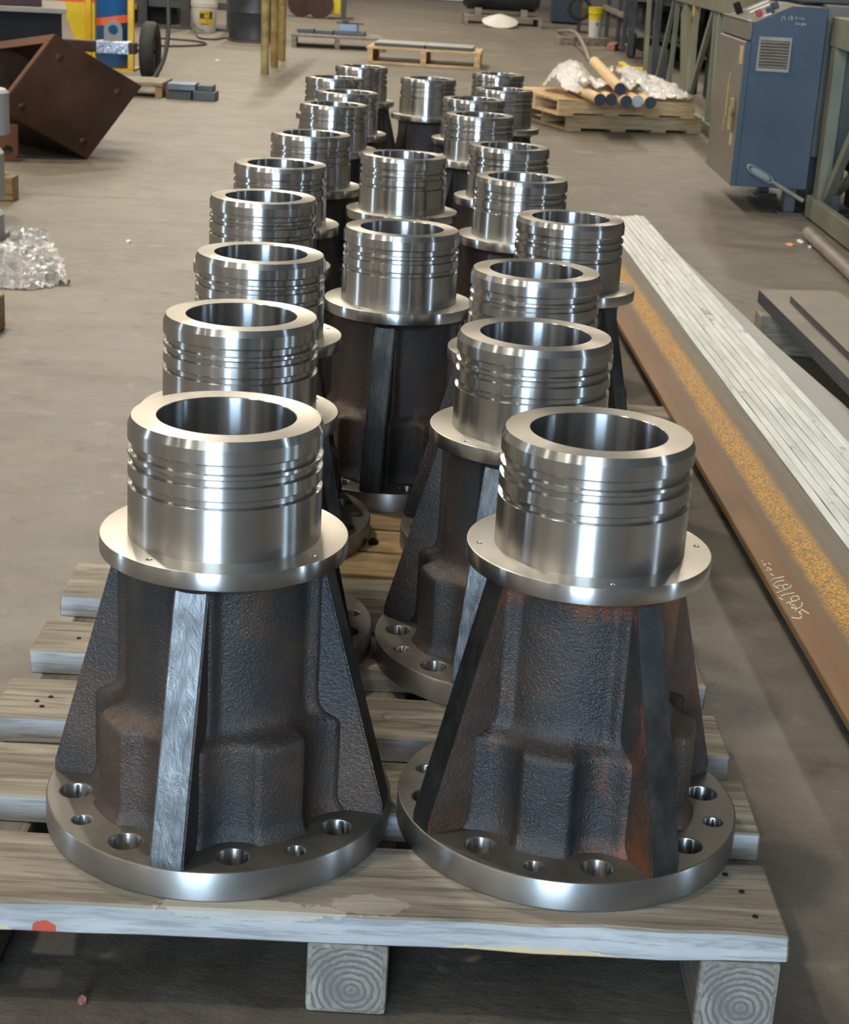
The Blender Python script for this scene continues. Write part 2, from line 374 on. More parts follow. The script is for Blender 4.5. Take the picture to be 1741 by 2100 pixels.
def tube(bm, path, r, seg=10, mi=0, rings_r=None):
    path = [Vector(p) for p in path]; rings = []; up_ = Vector((0, 0, 1))
    prev = None
    for i, p in enumerate(path):
        d = (path[min(i + 1, len(path) - 1)] - path[max(i - 1, 0)]).normalized()
        a = d.cross(prev if prev is not None else (up_ if abs(d.z) < .9 else Vector((1, 0, 0)))).normalized()
        b = a.cross(d).normalized(); prev = b
        rr = rings_r[i] if rings_r else r
        rings.append([bm.verts.new(p + (a * cos(2 * pi * k / seg) + b * sin(2 * pi * k / seg)) * rr) for k in range(seg)])
    fs = []
    for A, B in zip(rings, rings[1:]):
        for k in range(seg): fs.append(bm.faces.new((A[k], A[(k + 1) % seg], B[(k + 1) % seg], B[k])))
    fs.append(bm.faces.new(rings[0])); fs.append(bm.faces.new(rings[-1][::-1]))
    for f in fs: f.material_index = mi
    bmesh.ops.recalc_face_normals(bm, faces=fs)
    return fs

def cyl(bm, p0, p1, r, seg=20, mi=0): return tube(bm, [p0, p1], r, seg, mi)

def bar(bm, p0, p1, w, t, side=(1, 0, 0), mi=0):
    """flat bar from p0 to p1: width w across, thickness t along side"""
    p0, p1 = Vector(p0), Vector(p1); d = (p1 - p0).normalized(); s = Vector(side).normalized()
    a = d.cross(s).normalized() * (w / 2); s = a.cross(d).normalized() * (t / 2)
    A = [bm.verts.new(p0 + q) for q in (a + s, -a + s, -a - s, a - s)]; B = [bm.verts.new(p1 + q) for q in (a + s, -a + s, -a - s, a - s)]
    fs = [bm.faces.new(A), bm.faces.new(B[::-1])] + [bm.faces.new((A[i], B[i], B[(i + 1) % 4], A[(i + 1) % 4])) for i in range(4)]
    for f in fs: f.material_index = mi
    bmesh.ops.recalc_face_normals(bm, faces=fs)

def finish(bm, name, mats, bevel=0, smooth=None, segs=1):
    if bevel:
        bm.normal_update()
        es = [e for e in bm.edges if len(e.link_faces) == 2 and e.calc_face_angle(0) > .5]
        bmesh.ops.bevel(bm, geom=es, offset=bevel, segments=segs, affect='EDGES', profile=.6, clamp_overlap=True)
    me = bpy.data.meshes.new(name); bm.to_mesh(me); bm.free()
    for m in (mats if isinstance(mats, (list, tuple)) else [mats]): me.materials.append(M[m] if isinstance(m, str) else m)
    if smooth:
        for p in me.polygons: p.use_smooth = True
        me.set_sharp_from_angle(angle=radians(smooth))
    return me

def link(name, me, parent=None, loc=(0, 0, 0), rz=0):
    o = bpy.data.objects.new(name, me); C.objects.link(o); o.location = loc; o.rotation_euler = (0, 0, rz)
    if parent: o.parent = parent
    return o

def tag(o, label, cat, group=None, kind=None):
    o['label'] = label; o['category'] = cat
    if group: o['group'] = group
    if kind: o['kind'] = kind
    return o

def thing(name, label, cat, loc=(0, 0, 0), rz=0, group=None):
    o = bpy.data.objects.new(name, None); C.objects.link(o); o.empty_display_size = .1
    o.location = loc; o.rotation_euler = (0, 0, rz)
    return tag(o, label, cat, group)

def part(name, parent, mats, build, bevel=0, smooth=None, label=None, loc=(0, 0, 0), rz=0):
    bm = bmesh.new(); build(bm)
    o = link(name, finish(bm, name, mats, bevel, smooth), parent, loc, rz)
    if label: o['label'] = label
    return o

def struct(name, mats, build, parent=None):
    bm = bmesh.new(); build(bm); o = link(name, finish(bm, name, mats), parent)
    o['kind'] = 'structure'; return o

def copy_tree(o, parent=None):
    c = o.copy(); C.objects.link(c)
    if parent: c.parent = parent
    for ch in list(o.children): copy_tree(ch, c)
    return c

# ------------------------------------------------------------------ the hall
h = HALL
struct('floor', 'floor', lambda b: box(b, h['x0'], h['x1'], h['y0'], h['y1'], -.15, 0))
struct('ceiling', 'ceiling', lambda b: box(b, h['x0'], h['x1'], h['y0'], h['y1'], h['h'], h['h'] + .15))
def side(b, x0, x1, op):
    ya, yb, za, zb = op
    box(b, x0, x1, h['y0'], ya, -.15, h['h'] + .15); box(b, x0, x1, yb, h['y1'], -.15, h['h'] + .15)
    box(b, x0, x1, ya, yb, zb, h['h'] + .15); box(b, x0, x1, ya, yb, -.15, za)
struct('wall_left', 'wall', lambda b: side(b, h['x0'] - .15, h['x0'], OPEN_L))
struct('wall_right', 'wall_dark', lambda b: side(b, h['x1'], h['x1'] + .15, OPEN_R))
struct('wall_back', 'wall', lambda b: box(b, h['x0'], h['x1'], h['y1'], h['y1'] + .15, -.15, h['h'] + .15))
def front(b):
    y0, y1 = h['y0'] - .15, h['y0']
    box(b, h['x0'], DOOR[0], y0, y1, -.15, h['h'] + .15); box(b, DOOR[1], h['x1'], y0, y1, -.15, h['h'] + .15)
    box(b, DOOR[0], DOOR[1], y0, y1, DOOR[2], h['h'] + .15); box(b, DOOR[0], DOOR[1], y0, y1, -.15, 0)
struct('wall_front', 'wall', front)
struct('ground', 'ground', lambda b: box(b, -40, 35, -45, 40, -.32, -.16))
dr = struct('door_1', 'door_white', lambda b: [box(b, -1.95, .42, h['y1'] - .06, h['y1'] - .002, .02 + .5 * i, .49 + .5 * i) for i in range(8)])

# ------------------------------------------------------------------ flanged castings
RO, ZC, RT, ZT, RB, RF, ZF, ZG, ZB, R0 = .1069, .4775, .1030, .4844, .0757, .1378, .3517, .3317, .035, .2
def disc_with_holes(name, R, holes, inner, z0, z1, bev, mats):
    """round plate with drilled holes: filled 2D curve, extruded and edge-broken, turned into a mesh"""
    cu = bpy.data.curves.new(name, 'CURVE'); cu.dimensions = '2D'; cu.fill_mode = 'BOTH'
    def circle(cx, cy, r, n):
        sp = cu.splines.new('POLY'); sp.points.add(n - 1); sp.use_cyclic_u = True
        for i in range(n): sp.points[i].co = (cx + r * cos(2 * pi * i / n), cy + r * sin(2 * pi * i / n), 0, 1)
    circle(0, 0, R - bev, 144); circle(0, 0, inner, 64)
    for hx, hy, r in holes: circle(hx, hy, r + bev, 32)
    cu.extrude = (z1 - z0) / 2 - bev; cu.bevel_depth = bev; cu.bevel_resolution = 1
    ob = bpy.data.objects.new(name, cu); C.objects.link(ob)
    me = bpy.data.meshes.new_from_object(ob.evaluated_get(bpy.context.evaluated_depsgraph_get()))
    bpy.data.objects.remove(ob); bpy.data.curves.remove(cu)
    me.name = name
    me.transform(Matrix.Translation((0, 0, (z0 + z1) / 2)))
    me.materials.clear()
    for m in mats: me.materials.append(M[m])
    for p in me.polygons:
        p.material_index = 1 if (p.normal.z > .9 and len(mats) > 1) else 0
        p.use_smooth = True
    me.set_sharp_from_angle(angle=radians(35))
    return me

holes = []
for q in range(4):
    for da, r, R in ((-23.5, .0172, .166), (0, .0105, .174), (23.5, .0172, .166)):
        a = radians(90 * q + da); holes.append((R * cos(a), R * sin(a), r))
ME_BASE = disc_with_holes('base_flange', R0, holes, RB, 0, ZB, .0022, ['rim', 'skin'])
ME_TOPF = disc_with_holes('top_flange', RF, [(.1245 * cos(radians(22 + 90 * q)), .1245 * sin(radians(22 + 90 * q)), .0032) for q in range(4)], .08, ZG, ZF, .0012, ['steel', 'steel_face'])

def housing_r(th, z):
    t = (math.degrees(th) + 45) % 90 - 45          # 0 = middle between two ribs
    rh = .1425 + .004 * max(0, min(1, (abs(t) - 28) / 8))
    for s_ in (-23.5, 23.5):                       # scallops that clear the bolt holes
        d = radians(t - s_); R, rr = .1655, .039
        k = rr * rr - (R * sin(d)) ** 2
        if k > 0:
            rd = R * cos(d) - sqrt(k); hmix = .0035
            hh = max(0, min(1, .5 + .5 * (rh - rd) / hmix)); rh = rh * (1 - hh) + rd * hh - hmix * hh * (1 - hh) * .5
    if z < .055: rh += .010 * ((.055 - z) / .022) ** 2 if z > .033 else .01
    tb = .1075
    d = 45 - abs(t)                                # angle from rib centre: cast fillet against the rib
    tb += .012 * max(0, min(1, (17 - d) / 6)) ** 2
    if z > .315: tb += .010 * min(1, (z - .315) / .016) ** 2
    prof = [(.0, 1), (.141, 1), (.145, .97), (.1485, .87), (.151, .70), (.1535, .48), (.157, .27), (.162, .12), (.170, .035), (.180, 0), (.4, 0)]
    for (za, a), (zb, b) in zip(prof, prof[1:]):
        if za <= z <= zb: s = a + (b - a) * (z - za) / (zb - za); break
    return tb + max(0, rh - tb) * s
def mk_housing():
    bm = bmesh.new(); N = 216
    zs = [.03, .036, .040, .045, .05, .056, .09, .125, .136, .139, .142, .145, .1475, .150, .152, .1545, .157, .160, .163, .167, .171, .176, .182, .22, .28, .315, .320, .325, .329, .333]
    rings = [[bm.verts.new((housing_r(2 * pi * i / N, z) * cos(2 * pi * i / N), housing_r(2 * pi * i / N, z) * sin(2 * pi * i / N), z)) for i in range(N)] for z in zs]
    for A, B in zip(rings, rings[1:]):
        for i in range(N): bm.faces.new((A[i], A[(i + 1) % N], B[(i + 1) % N], B[i]))
    inner = [[bm.verts.new((RB * cos(2 * pi * i / N), RB * sin(2 * pi * i / N), z)) for i in range(N)] for z in (.03, .333)]
    for i in range(N): bm.faces.new((inner[0][(i + 1) % N], inner[0][i], inner[1][i], inner[1][(i + 1) % N]))
    return finish(bm, 'housing', 'cast', 0, 60)
ME_HOUS = mk_housing()
ME_HOUS_R = ME_HOUS.copy(); ME_HOUS_R.materials.clear(); ME_HOUS_R.materials.append(M['cast_rust'])
def mk_rib(face, body='cast'):
    bm = bmesh.new(); w = .019
    fs = prism(bm, [(.09, .031), (.1975, .031), (.1975, .047), (.1185, .331), (.09, .331)], -w, w, 'y')
    for f in bm.faces:
        f.normal_update()
        if f.normal.x > .5 and f.normal.z > -.1: f.material_index = 1
    bm.normal_update()
    es = [e for e in bm.edges if len(e.link_faces) == 2 and all(abs(f.normal.z) < .95 for f in e.link_faces) and e.calc_face_angle(0) > .5]
    bmesh.ops.bevel(bm, geom=es, offset=.0022, segments=2, affect='EDGES')
    return finish(bm, 'rib', [body, face], 0, 40)
ME_RIB = mk_rib('grind_dull'); ME_RIB_BRIGHT = mk_rib('grind'); ME_RIB_R = mk_rib('grind_dull', 'cast_rust')
def mk_neck():
    bm = bmesh.new(); g = .0048
    out = [(RO, .330), (RO, .4100)]
    for lo, hi in ((.4107, .4205), (.4343, .4440), (.4481, .4600)):
        out += [(RO - .0004, lo - .0004), (RO - g, lo + .0008), (RO - g, hi - .003), (RO - g + .0012, hi - .0004), (RO, hi)]
    out += [(RO, ZC - .0022), (RT, ZT)]
    out = [out[0]] + [p for a, p in zip(out, out[1:]) if a != p]
    lathe(bm, out, 144, mi=0)
    lathe(bm, [(RT, ZT), (RB + .0008, ZT)], 144, mi=1)
    lathe(bm, [(RB + .0008, ZT), (RB, ZT - .0008), (RB, .33), (RO, .33)], 144, mi=2)
    bmesh.ops.remove_doubles(bm, verts=bm.verts, dist=1e-5)
    bmesh.ops.recalc_face_normals(bm, faces=bm.faces)
    return finish(bm, 'neck', ['steel', 'steel_face', 'bore'], 0, 14)
ME_NECK = mk_neck()

CAST = [  # key, x, y, angle of the middle between two ribs, label
 ('A', -.221, 1.770, -54.3, 'nearest flanged casting on the left, wet black body and silvery ground rib facing us'),
 ('B', .187, 1.793, -15.2, 'nearest flanged casting on the right, orange rust streaks under its top flange'),
 ('L2', -.267, 2.281, 13.3, 'second flanged casting from the front in the left column, behind the nearest left one'),
 ('R2', .138, 2.268, -66.3, 'second flanged casting from the front in the right column, dark rib at its left'),
 ('L3', -.293, 2.758, 4.4, 'third flanged casting from the front in the left column'),
 ('R3', .160, 2.745, 30, 'third flanged casting from the front in the right column'),
 ('C1', -.071, 3.094, -54, 'front flanged casting of the middle column, its dark body in full view'),
 ('R4', .254, 3.334, -1, 'flanged casting farthest to the right, its top flange against the rusty steel beam'),
 ('L4', -.356, 3.379, 20, 'fourth flanged casting from the front in the left column'),
 ('C2', -.100, 4.192, 10, 'second flanged casting of the middle column, directly behind the front middle one'),
 ('L5', -.373, 3.896, 35, 'fifth flanged casting from the front in the left column'),
 ('R5', .177, 3.899, -70, 'fifth flanged casting from the front in the right column'),
 ('R6', .167, 4.513, 15, 'sixth flanged casting from the front in the right column'),
 ('L6', -.356, 4.538, 40, 'sixth flanged casting from the front in the left column'),
 ('R7', .100, 5.315, 0, 'seventh flanged casting from the front in the right column'),
 ('L7', -.355, 5.389, 25, 'seventh flanged casting from the front in the left column'),
 ('R8', .087, 5.863, 50, 'eighth flanged casting from the front in the right column'),
 ('L8', -.342, 5.846, 10, 'eighth flanged casting from the front in the left column'),
 ('L9', -.426, 6.426, 33, 'ninth flanged casting from the front in the left column'),
 ('R9', .201, 6.331, 5, 'ninth flanged casting from the front in the right column'),
 ('C3', -.080, 6.633, 0, 'last flanged casting of the middle column, standing alone between both far ends'),
 ('L10', -.359, 7.059, 22, 'farthest flanged casting of the left column, nearest to the far pallet of wrapped plates'),
 ('R10', .197, 7.073, 12, 'farthest flanged casting of the right column'),
]
GC = 'flanged steel castings standing on the pallets'
DECK = .125
for key, x, y, a, lab in CAST:
    t = thing('flanged_casting', lab, 'casting', (x, y, DECK), radians(a), GC)
    rusty = key == 'B'
    link('base_flange', ME_BASE, t)
    hb = link('housing', ME_HOUS_R if rusty else ME_HOUS, t)
    if rusty: hb['label'] = 'cast housing with orange rust streaks'
    for q in range(4):
        bright = (key == 'A' and q == 3) or (key == 'R2' and q == 3)
        rb = link('rib', ME_RIB_BRIGHT if bright else (ME_RIB_R if rusty else ME_RIB), t, rz=radians(45 + 90 * q))
        if bright: rb['label'] = 'rib with a bright ground edge'
    link('top_flange', ME_TOPF, t)
    link('neck', ME_NECK, t)

# ------------------------------------------------------------------ pallets
def plank_bm(bm, x0, x1, y0, y1, z0, z1, jit=.0025, n=10, mi=0):
    """a board with slightly wavy edges and rough ends"""
    xs = [x0 + (x1 - x0) * i / n for i in range(n + 1)]; rings = []
    for i, x in enumerate(xs):
        j = lambda s=1: random.uniform(-jit, jit) * s
        e = random.uniform(-jit, jit) * 2 if i in (0, n) else 0
        rings.append([bm.verts.new((x + e + j(), y0 + j(), z0 + j(.4))), bm.verts.new((x + e + j(), y1 + j(), z0 + j(.4))),
                      bm.verts.new((x + e + j(), y1 + j(), z1 - abs(j(.3)))), bm.verts.new((x + e + j(), y0 + j(), z1 - abs(j(.3))))])
    fs = [bm.faces.new(rings[0]), bm.faces.new(rings[-1][::-1])]
    for A, B in zip(rings, rings[1:]):
        for k in range(4): fs.append(bm.faces.new((A[k], B[k], B[(k + 1) % 4], A[(k + 1) % 4])))
    for f in fs: f.material_index = mi
    bmesh.ops.recalc_face_normals(bm, faces=fs)

def skid(parent, x, y0, y1, z1, w=.088, mat='timber'):
    L = y1 - y0
    bm = bmesh.new(); vs, fs = box(bm, -w / 2, w / 2, -L / 2, L / 2, -z1 / 2, z1 / 2)
    for f in fs:
        f.normal_update()
        if abs(f.normal.y) > .9: f.material_index = 1
    return link('skid_beam', finish(bm, 'skid_beam', [mat, 'end_grain'], .006, None, 2), parent, (x, (y0 + y1) / 2, z1 / 2))

def nails(parent, spots, z):
    for x, y in spots:
        part('nail', parent, 'black', lambda b: lathe(b, [(0, .0012), (.003, .001), (.0036, 0), (.0036, -.004)], 10), loc=(x, y, z))

p1 = thing('wood_pallet', 'front weathered wooden pallet carrying the four nearest castings', 'pallet', (0, 0, 0), 0, 'pallets under the castings')
SL = [(-.555, .420, 1.552, 1.698, .030), (-.552, .421, 1.783, 1.918, .002), (-.548, .417, 1.988, 2.110, -.004), (-.550, .412, 2.205, 2.316, -.006), (-.552, .408, 2.416, 2.560, -.006)]
for i, (x0, x1, y0, y1, sk) in enumerate(SL):
    yaw = radians(1.35 if i == 0 else .6 if i == 1 else .4)
    cx, cy = (x0 + x1) / 2, (y0 + y1) / 2 + (.008 if i == 0 else 0)
    bm = bmesh.new(); plank_bm(bm, x0 - cx, x1 - cx, -(y1 - y0) / 2, (y1 - y0) / 2, .0875, DECK, .0018 if i else .0028, 14)
    me = finish(bm, 'slat', ['wood_front' if i == 0 else 'wood', 'wood_front_edge_lit' if i == 0 else 'wood_edge_lit'], .0025)
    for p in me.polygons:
        if abs(p.normal.y) > .8: p.material_index = 1  # front and back faces get the paler, painted-in daylight
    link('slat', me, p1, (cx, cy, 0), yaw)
for x in (-.490, -.055, .369): skid(p1, x, 1.563 if x < .3 else 1.572, 2.555, .088)
nails(p1, [(.365, 1.69), (.378, 1.655), (.385, 1.605), (-.49, 2.02), (-.50, 2.035), (-.485, 2.05), (-.49, 2.25), (-.47, 2.27), (-.47, 2.45), (-.45, 2.5), (.36, 1.85), (.37, 2.05)], DECK)

def rear_pallet(label, y0, y1, xa, xb, n, mat):
    t = thing('wood_pallet', label, 'pallet', (0, 0, 0), 0, 'pallets under the castings')
    pitch = (y1 - y0) / n
    for i in range(n):
        bm = bmesh.new(); plank_bm(bm, xa - (xa + xb) / 2 + random.uniform(-.01, .01), (xb - xa) / 2 + random.uniform(-.01, .01), -pitch * .46, pitch * .46, .1, DECK, .0018, 8)
        link('slat', finish(bm, 'slat', mat, .002), t, ((xa + xb) / 2, y0 + pitch * (i + .5), 0))
    for x in (xa + .05, (xa + xb) / 2, xb - .05): skid(t, x, y0 + .01, y1 - .01, .1, .07)
rear_pallet('second pallet from the front, tight golden boards under five castings', 2.572, 3.60, -.50, .40, 9, 'wood_fresh')
rear_pallet('third pallet from the front, hidden under five castings in mid row', 3.68, 4.75, -.57, .38, 9, 'wood_fresh')
rear_pallet('fourth pallet from the front, under four castings', 5.09, 6.10, -.58, .36, 9, 'wood_fresh')
rear_pallet('farthest pallet of the row, under the last five castings', 6.12, 7.30, -.64, .42, 10, 'wood_fresh')

# ------------------------------------------------------------------ steel bars on timbers at the right
def sweep(bm, sec, y0, x_of0, y1, x_of1, n=14, mi=0):
    """cross-section sec (x,z) swept from y0 to y1, its x re-mapped at both ends"""
    rings = []
    for i in range(n + 1):
        f = i / n; y = y0 + (y1 - y0) * f
        rings.append([bm.verts.new((x_of0 + (x_of1 - x_of0) * f + x, y, z)) for x, z in sec])
    k = len(sec); fs = [bm.faces.new(rings[0]), bm.faces.new(rings[-1][::-1])]
    for A, B in zip(rings, rings[1:]):
        for i in range(k): fs.append(bm.faces.new((A[i], B[i], B[(i + 1) % k], A[(i + 1) % k])))
    for f in fs: f.material_index = mi
    bmesh.ops.recalc_face_normals(bm, faces=fs)
for (x0, x1, ya, yb, lab) in ((.425, .995, 3.80, 3.90, 'weathered timber block under the rusty beam beside the third castings'),
                              (.48, .76, 5.9, 6.0, 'far timber block under the rusty beam, hidden by the strips'),
                              (.62, 1.10, 1.1, 1.2, 'near timber block under the rusty beam just outside the picture')):
    bm = bmesh.new(); vs, fs = box(bm, -(x1 - x0) / 2, (x1 - x0) / 2, -(yb - ya) / 2, (yb - ya) / 2, -.045, .045)
    tag(link('timber_block', finish(bm, 'timber_block', 'wood', .004), None, ((x0 + x1) / 2, (ya + yb) / 2, .045)), lab, 'timber', 'timbers under the steel beam')
rb = thing('steel_beam', 'long rusty steel beam with a band of orange rust, lying on timbers right of the pallets', 'beam', (0, 0, 0))
BE = lambda y: .6895 - .0352 * y                      # left edge of the beam
SH = Matrix.Translation((.6895, 0, 0)) @ Matrix.Rotation(.0352, 4, 'Z')
def skewed(o):                                         # the beam runs slightly askew to the aisle: own x axis across it
    o.matrix_local = SH
    return o
skewed(part('beam_plate', rb, 'rust_beam', lambda b: sweep(b, [(0, .0905), (0, .1015), (.0015, .1035), (.05, .1045), (.10, .1055), (.135, .108), (.165, .111), (.24, .111), (.24, .0905)], .9, 0, 6.72, 0, 20), 0, 30))
CH = [[(0.6005, 2.7126), (0.608, 2.7235), (0.6168, 2.7285), (0.6256, 2.7341)], [(0.6228, 2.7138), (0.6176, 2.7141), (0.6074, 2.7053), (0.601, 2.6935), (0.6012, 2.6805), (0.6076, 2.6875), (0.6127, 2.6918)], [(0.6072, 2.6756), (0.6028, 2.6796)], [(0.6265, 2.6964), (0.6214, 2.6968), (0.6147, 2.6886), (0.6145, 2.6779), (0.6173, 2.6749)], [(0.6309, 2.6947), (0.6279, 2.6836), (0.6186, 2.6727), (0.6083, 2.6629), (0.5994, 2.6534)], [(0.6042, 2.6403), (0.6144, 2.65), (0.6298, 2.6593)], [(0.5999, 2.6305), (0.6038, 2.6243)], [(0.6325, 2.6448), (0.624, 2.6423), (0.6185, 2.6311), (0.6189, 2.6198), (0.6263, 2.6233), (0.6328, 2.6311), (0.633, 2.6448)], [(0.6261, 2.6221), (0.6166, 2.6161), (0.6068, 2.6089)], [(0.6133, 2.6122), (0.6137, 2.6011), (0.6185, 2.604)], [(0.6332, 2.6153), (0.6344, 2.611), (0.6296, 2.5968), (0.6218, 2.5868), (0.6154, 2.588), (0.6114, 2.5885), (0.6189, 2.6019), (0.6188, 2.5841), (0.6158, 2.5748)], [(0.6274, 2.5854), (0.632, 2.5751), (0.6362, 2.567)], [(0.6256, 2.5763), (0.6201, 2.5711), (0.6232, 2.5618)], [(0.6213, 2.5539), (0.6187, 2.5449), (0.6112, 2.5437), (0.6038, 2.5458)], [(0.5994, 2.808), (0.602, 2.8071)], [(0.6002, 2.7941), (0.6052, 2.7924), (0.6007, 2.7841)], [(0.6102, 2.8008), (0.613, 2.7911)], [(0.6007, 2.7665), (0.603, 2.7594), (0.6112, 2.7657)], [(0.6041, 2.7758), (0.61, 2.7693)], [(0.6046, 2.7461), (0.6085, 2.7357)]]
def chalk_bm(b):
    for st in CH: tube(b, [(x, y, .1046) for x, y in st], .0009, 6)
part('chalk_writing', rb, 'chalk', chalk_bm, label='hand-written chalk number on the rusty face')
def grey_plate(b):
    L = [(BE(y) + .245, y) for y in (6.70, .9)]
    prism(b, [L[0], L[1], (1.13, .9), (1.00, 3.98), (.945, 4.6), (.80, 6.70)], .0905, .100, 'z')
tag(part('steel_plate', None, 'grey_prime', grey_plate), 'grey flat steel plate under the right side of the pale strips', 'plate')
NST = 9
for i in range(NST):
    w = .0168; u0 = .174 + .0158 * i; z0 = .1122 + .0042 * i; bm = bmesh.new(); n = 40; rings = []
    ya, yb = .95 + random.uniform(0, .3), 6.70 - .02 * i + random.uniform(-.015, .015)
    for k in range(n + 1):
        y = ya + (yb - ya) * k / n
        x = BE(y) + u0 + random.uniform(-.0007, .0007) + max(0, 4.5 - y) * (.003 + .004 * i / NST)
        z = z0 + random.uniform(-.0004, .0004); ww = w + max(0, 4.5 - y) * .0005
        rings.append([bm.verts.new((x, y, z)), bm.verts.new((x + ww, y, z)), bm.verts.new((x + ww, y, z + .0034)), bm.verts.new((x + .001, y, z + .0034))])
    bm.faces.new(rings[0]); bm.faces.new(rings[-1][::-1])
    for A, B in zip(rings, rings[1:]):
        for k in range(4): bm.faces.new((A[k], B[k], B[(k + 1) % 4], A[(k + 1) % 4]))
    bmesh.ops.recalc_face_normals(bm, faces=bm.faces)
    ordw = ['leftmost', 'second from left', 'third from left', 'fourth from left', 'middle', 'fourth from right', 'third from right', 'second from right', 'rightmost'][i]
    tag(link('steel_strip', finish(bm, 'steel_strip', 'galv', .0005)), ordw + ' pale galvanised strip in the long bundle on the rusty beam', 'strip', 'galvanised strips on the beam')

# ------------------------------------------------------------------ plates on timber, far right
for (x0, x1, y0, y1, lab) in ((.955, 1.30, 4.90, 5.0, 'bluish timber block under the far corner of the dark steel plates'), (1.10, 1.60, 3.9, 4.0, 'timber block under the near end of the dark steel plates')):
    bm = bmesh.new(); box(bm, -(x1 - x0) / 2, (x1 - x0) / 2, -.05, .05, -.06, .06)
    tag(link('timber_block', finish(bm, 'timber_block', 'wood', .004), None, ((x0 + x1) / 2, (y0 + y1) / 2, .06)), lab, 'timber', 'timbers under the dark plates')
def plate_thing(label, pts, z0, z1):
    bm = bmesh.new(); prism(bm, pts, z0, z1, 'z')
    for f in bm.faces:
        f.normal_update(); f.material_index = 0 if f.normal.z > .5 else 1
    return tag(link('steel_plate', finish(bm, 'steel_plate', ['plate', 'plate_edge'])), label, 'plate', 'dark steel plates at the right edge')
plate_thing('lower thick dark steel plate lying on timber at the right edge', [(.975, 5.09), (1.225, 5.15), (1.30, 3.4), (1.03, 3.3)], .122, .160)
plate_thing('upper dark steel plate resting on the thicker one at the right edge', [(1.036, 4.915), (1.19, 4.92), (1.26, 3.5), (1.065, 3.45)], .160, .180)

# ------------------------------------------------------------------ rust-brown steel box, left
bx = thing('steel_box', 'rust-brown open steel box tipped on its corner on the floor at the left', 'box', (0, 0, 0))
Wv = Vector((-.545, .839, -.12)).normalized()
def edge(dx, dz): return Vector((dx, -(Wv.x * dx + Wv.z * dz) / Wv.y, dz))
Ue, Ve = edge(.375, -.235), edge(-.232, -.345)      # the two edges of the square end plate
LU, LV, LW = Ue.length, Ve.length, .80
Uv, Vv = Ue.normalized(), Ve.normalized()
Bc = Vector((-1.745, 8.335, .004)); Tc = Bc - Ue - Ve
MB = Matrix(((Uv.x, Vv.x, Wv.x, Tc.x), (Uv.y, Vv.y, Wv.y, Tc.y), (Uv.z, Vv.z, Wv.z, Tc.z), (0, 0, 0, 1)))
th_ = .012
part('end_plate', bx, 'brown', lambda b: box(b, 0, LU, 0, LV, 0, th_, MB), .002)
part('end_plate', bx, 'brown', lambda b: box(b, 0, LU, 0, LV, LW - th_, LW, MB), .002)
part('side_plate', bx, 'brown', lambda b: box(b, .001, LU, 0, th_, th_ + .001, LW - th_ - .001, MB))
part('side_plate', bx, 'brown', lambda b: box(b, .001, LU, LV - th_, LV, th_ + .001, LW - th_ - .001, MB))
part('bottom_plate', bx, 'brown', lambda b: box(b, LU - th_, LU, th_ + .001, LV - th_ - .001, th_ + .001, LW - th_ - .001, MB))
def rim(b):
    e = .008
    for (v0, v1, w0, w1) in ((0, LV, 0, .055), (0, LV, LW - .055, LW), (0, .055, .055, LW - .055), (LV - .055, LV, .055, LW - .055)):
        box(b, -e, 0, v0, v1, w0, w1, MB)
part('rim_frame', bx, 'brown_light', rim, .0015)
def stud(b, u, v): lathe(b, [(0, -.007), (.012, -.006), (.018, 0)], 20, MB @ T(u, v, 0))
for u, v in ((.08, .09), (.08, LV - .07), (LU - .08, .09), (LU - .07, LV - .07)): part('plug', bx, 'brown', lambda b: stud(b, u, v), 0, 50)
def lug_plate(b, cx, y, z0, zc, R, r, w, t=.014, n=24):
    pts = [(cx - w, z0)] if z0 > zc else [(cx - w, z0)]
    s = -1 if z0 > zc else 1
    out = [(cx + w, z0)] + [(cx + R * cos(a), zc + s * R * sin(a)) for a in [pi * k / n for k in range(n + 1)]] + [(cx - w, z0)]
    inn = [(cx + r * cos(2 * pi * k / n), zc + r * sin(2 * pi * k / n)) for k in range(n)]
    fc = []
    for yy in (y, y + t):
        O = [b.verts.new((p[0], yy, p[1])) for p in out]; I = [b.verts.new((p[0], yy, p[1])) for p in inn]
        es = [b.edges.new((O[i], O[(i + 1) % len(O)])) for i in range(len(O))] + [b.edges.new((I[i], I[(i + 1) % n])) for i in range(n)]
        bmesh.ops.triangle_fill(b, edges=es, use_beauty=True); fc.append((O, I))
    for k in (0, 1):
        A, B = fc[0][k], fc[1][k]
        for i in range(len(A)): b.faces.new((A[i], A[(i + 1) % len(A)], B[(i + 1) % len(A)], B[i]))
    bmesh.ops.recalc_face_normals(b, faces=b.faces)
part('lifting_lug', bx, 'brown_light', lambda b: lug_plate(b, -2.078, 8.12, .175, .052, .048, .024, .048))
arm = part('arm', bx, 'brown', lambda b: box(b, -2.15, -1.655, 9.12, 9.20, .455, .512), .003)
part('lifting_lug', arm, 'plate', lambda b: lug_plate(b, -1.775, 9.15, .51, .572, .048, .026, .048))
part('foil_tape', arm, 'foil', lambda b: box(b, -1.86, -1.685, 9.116, 9.204, .452, .516), .003, label='crumpled silver foil tape')

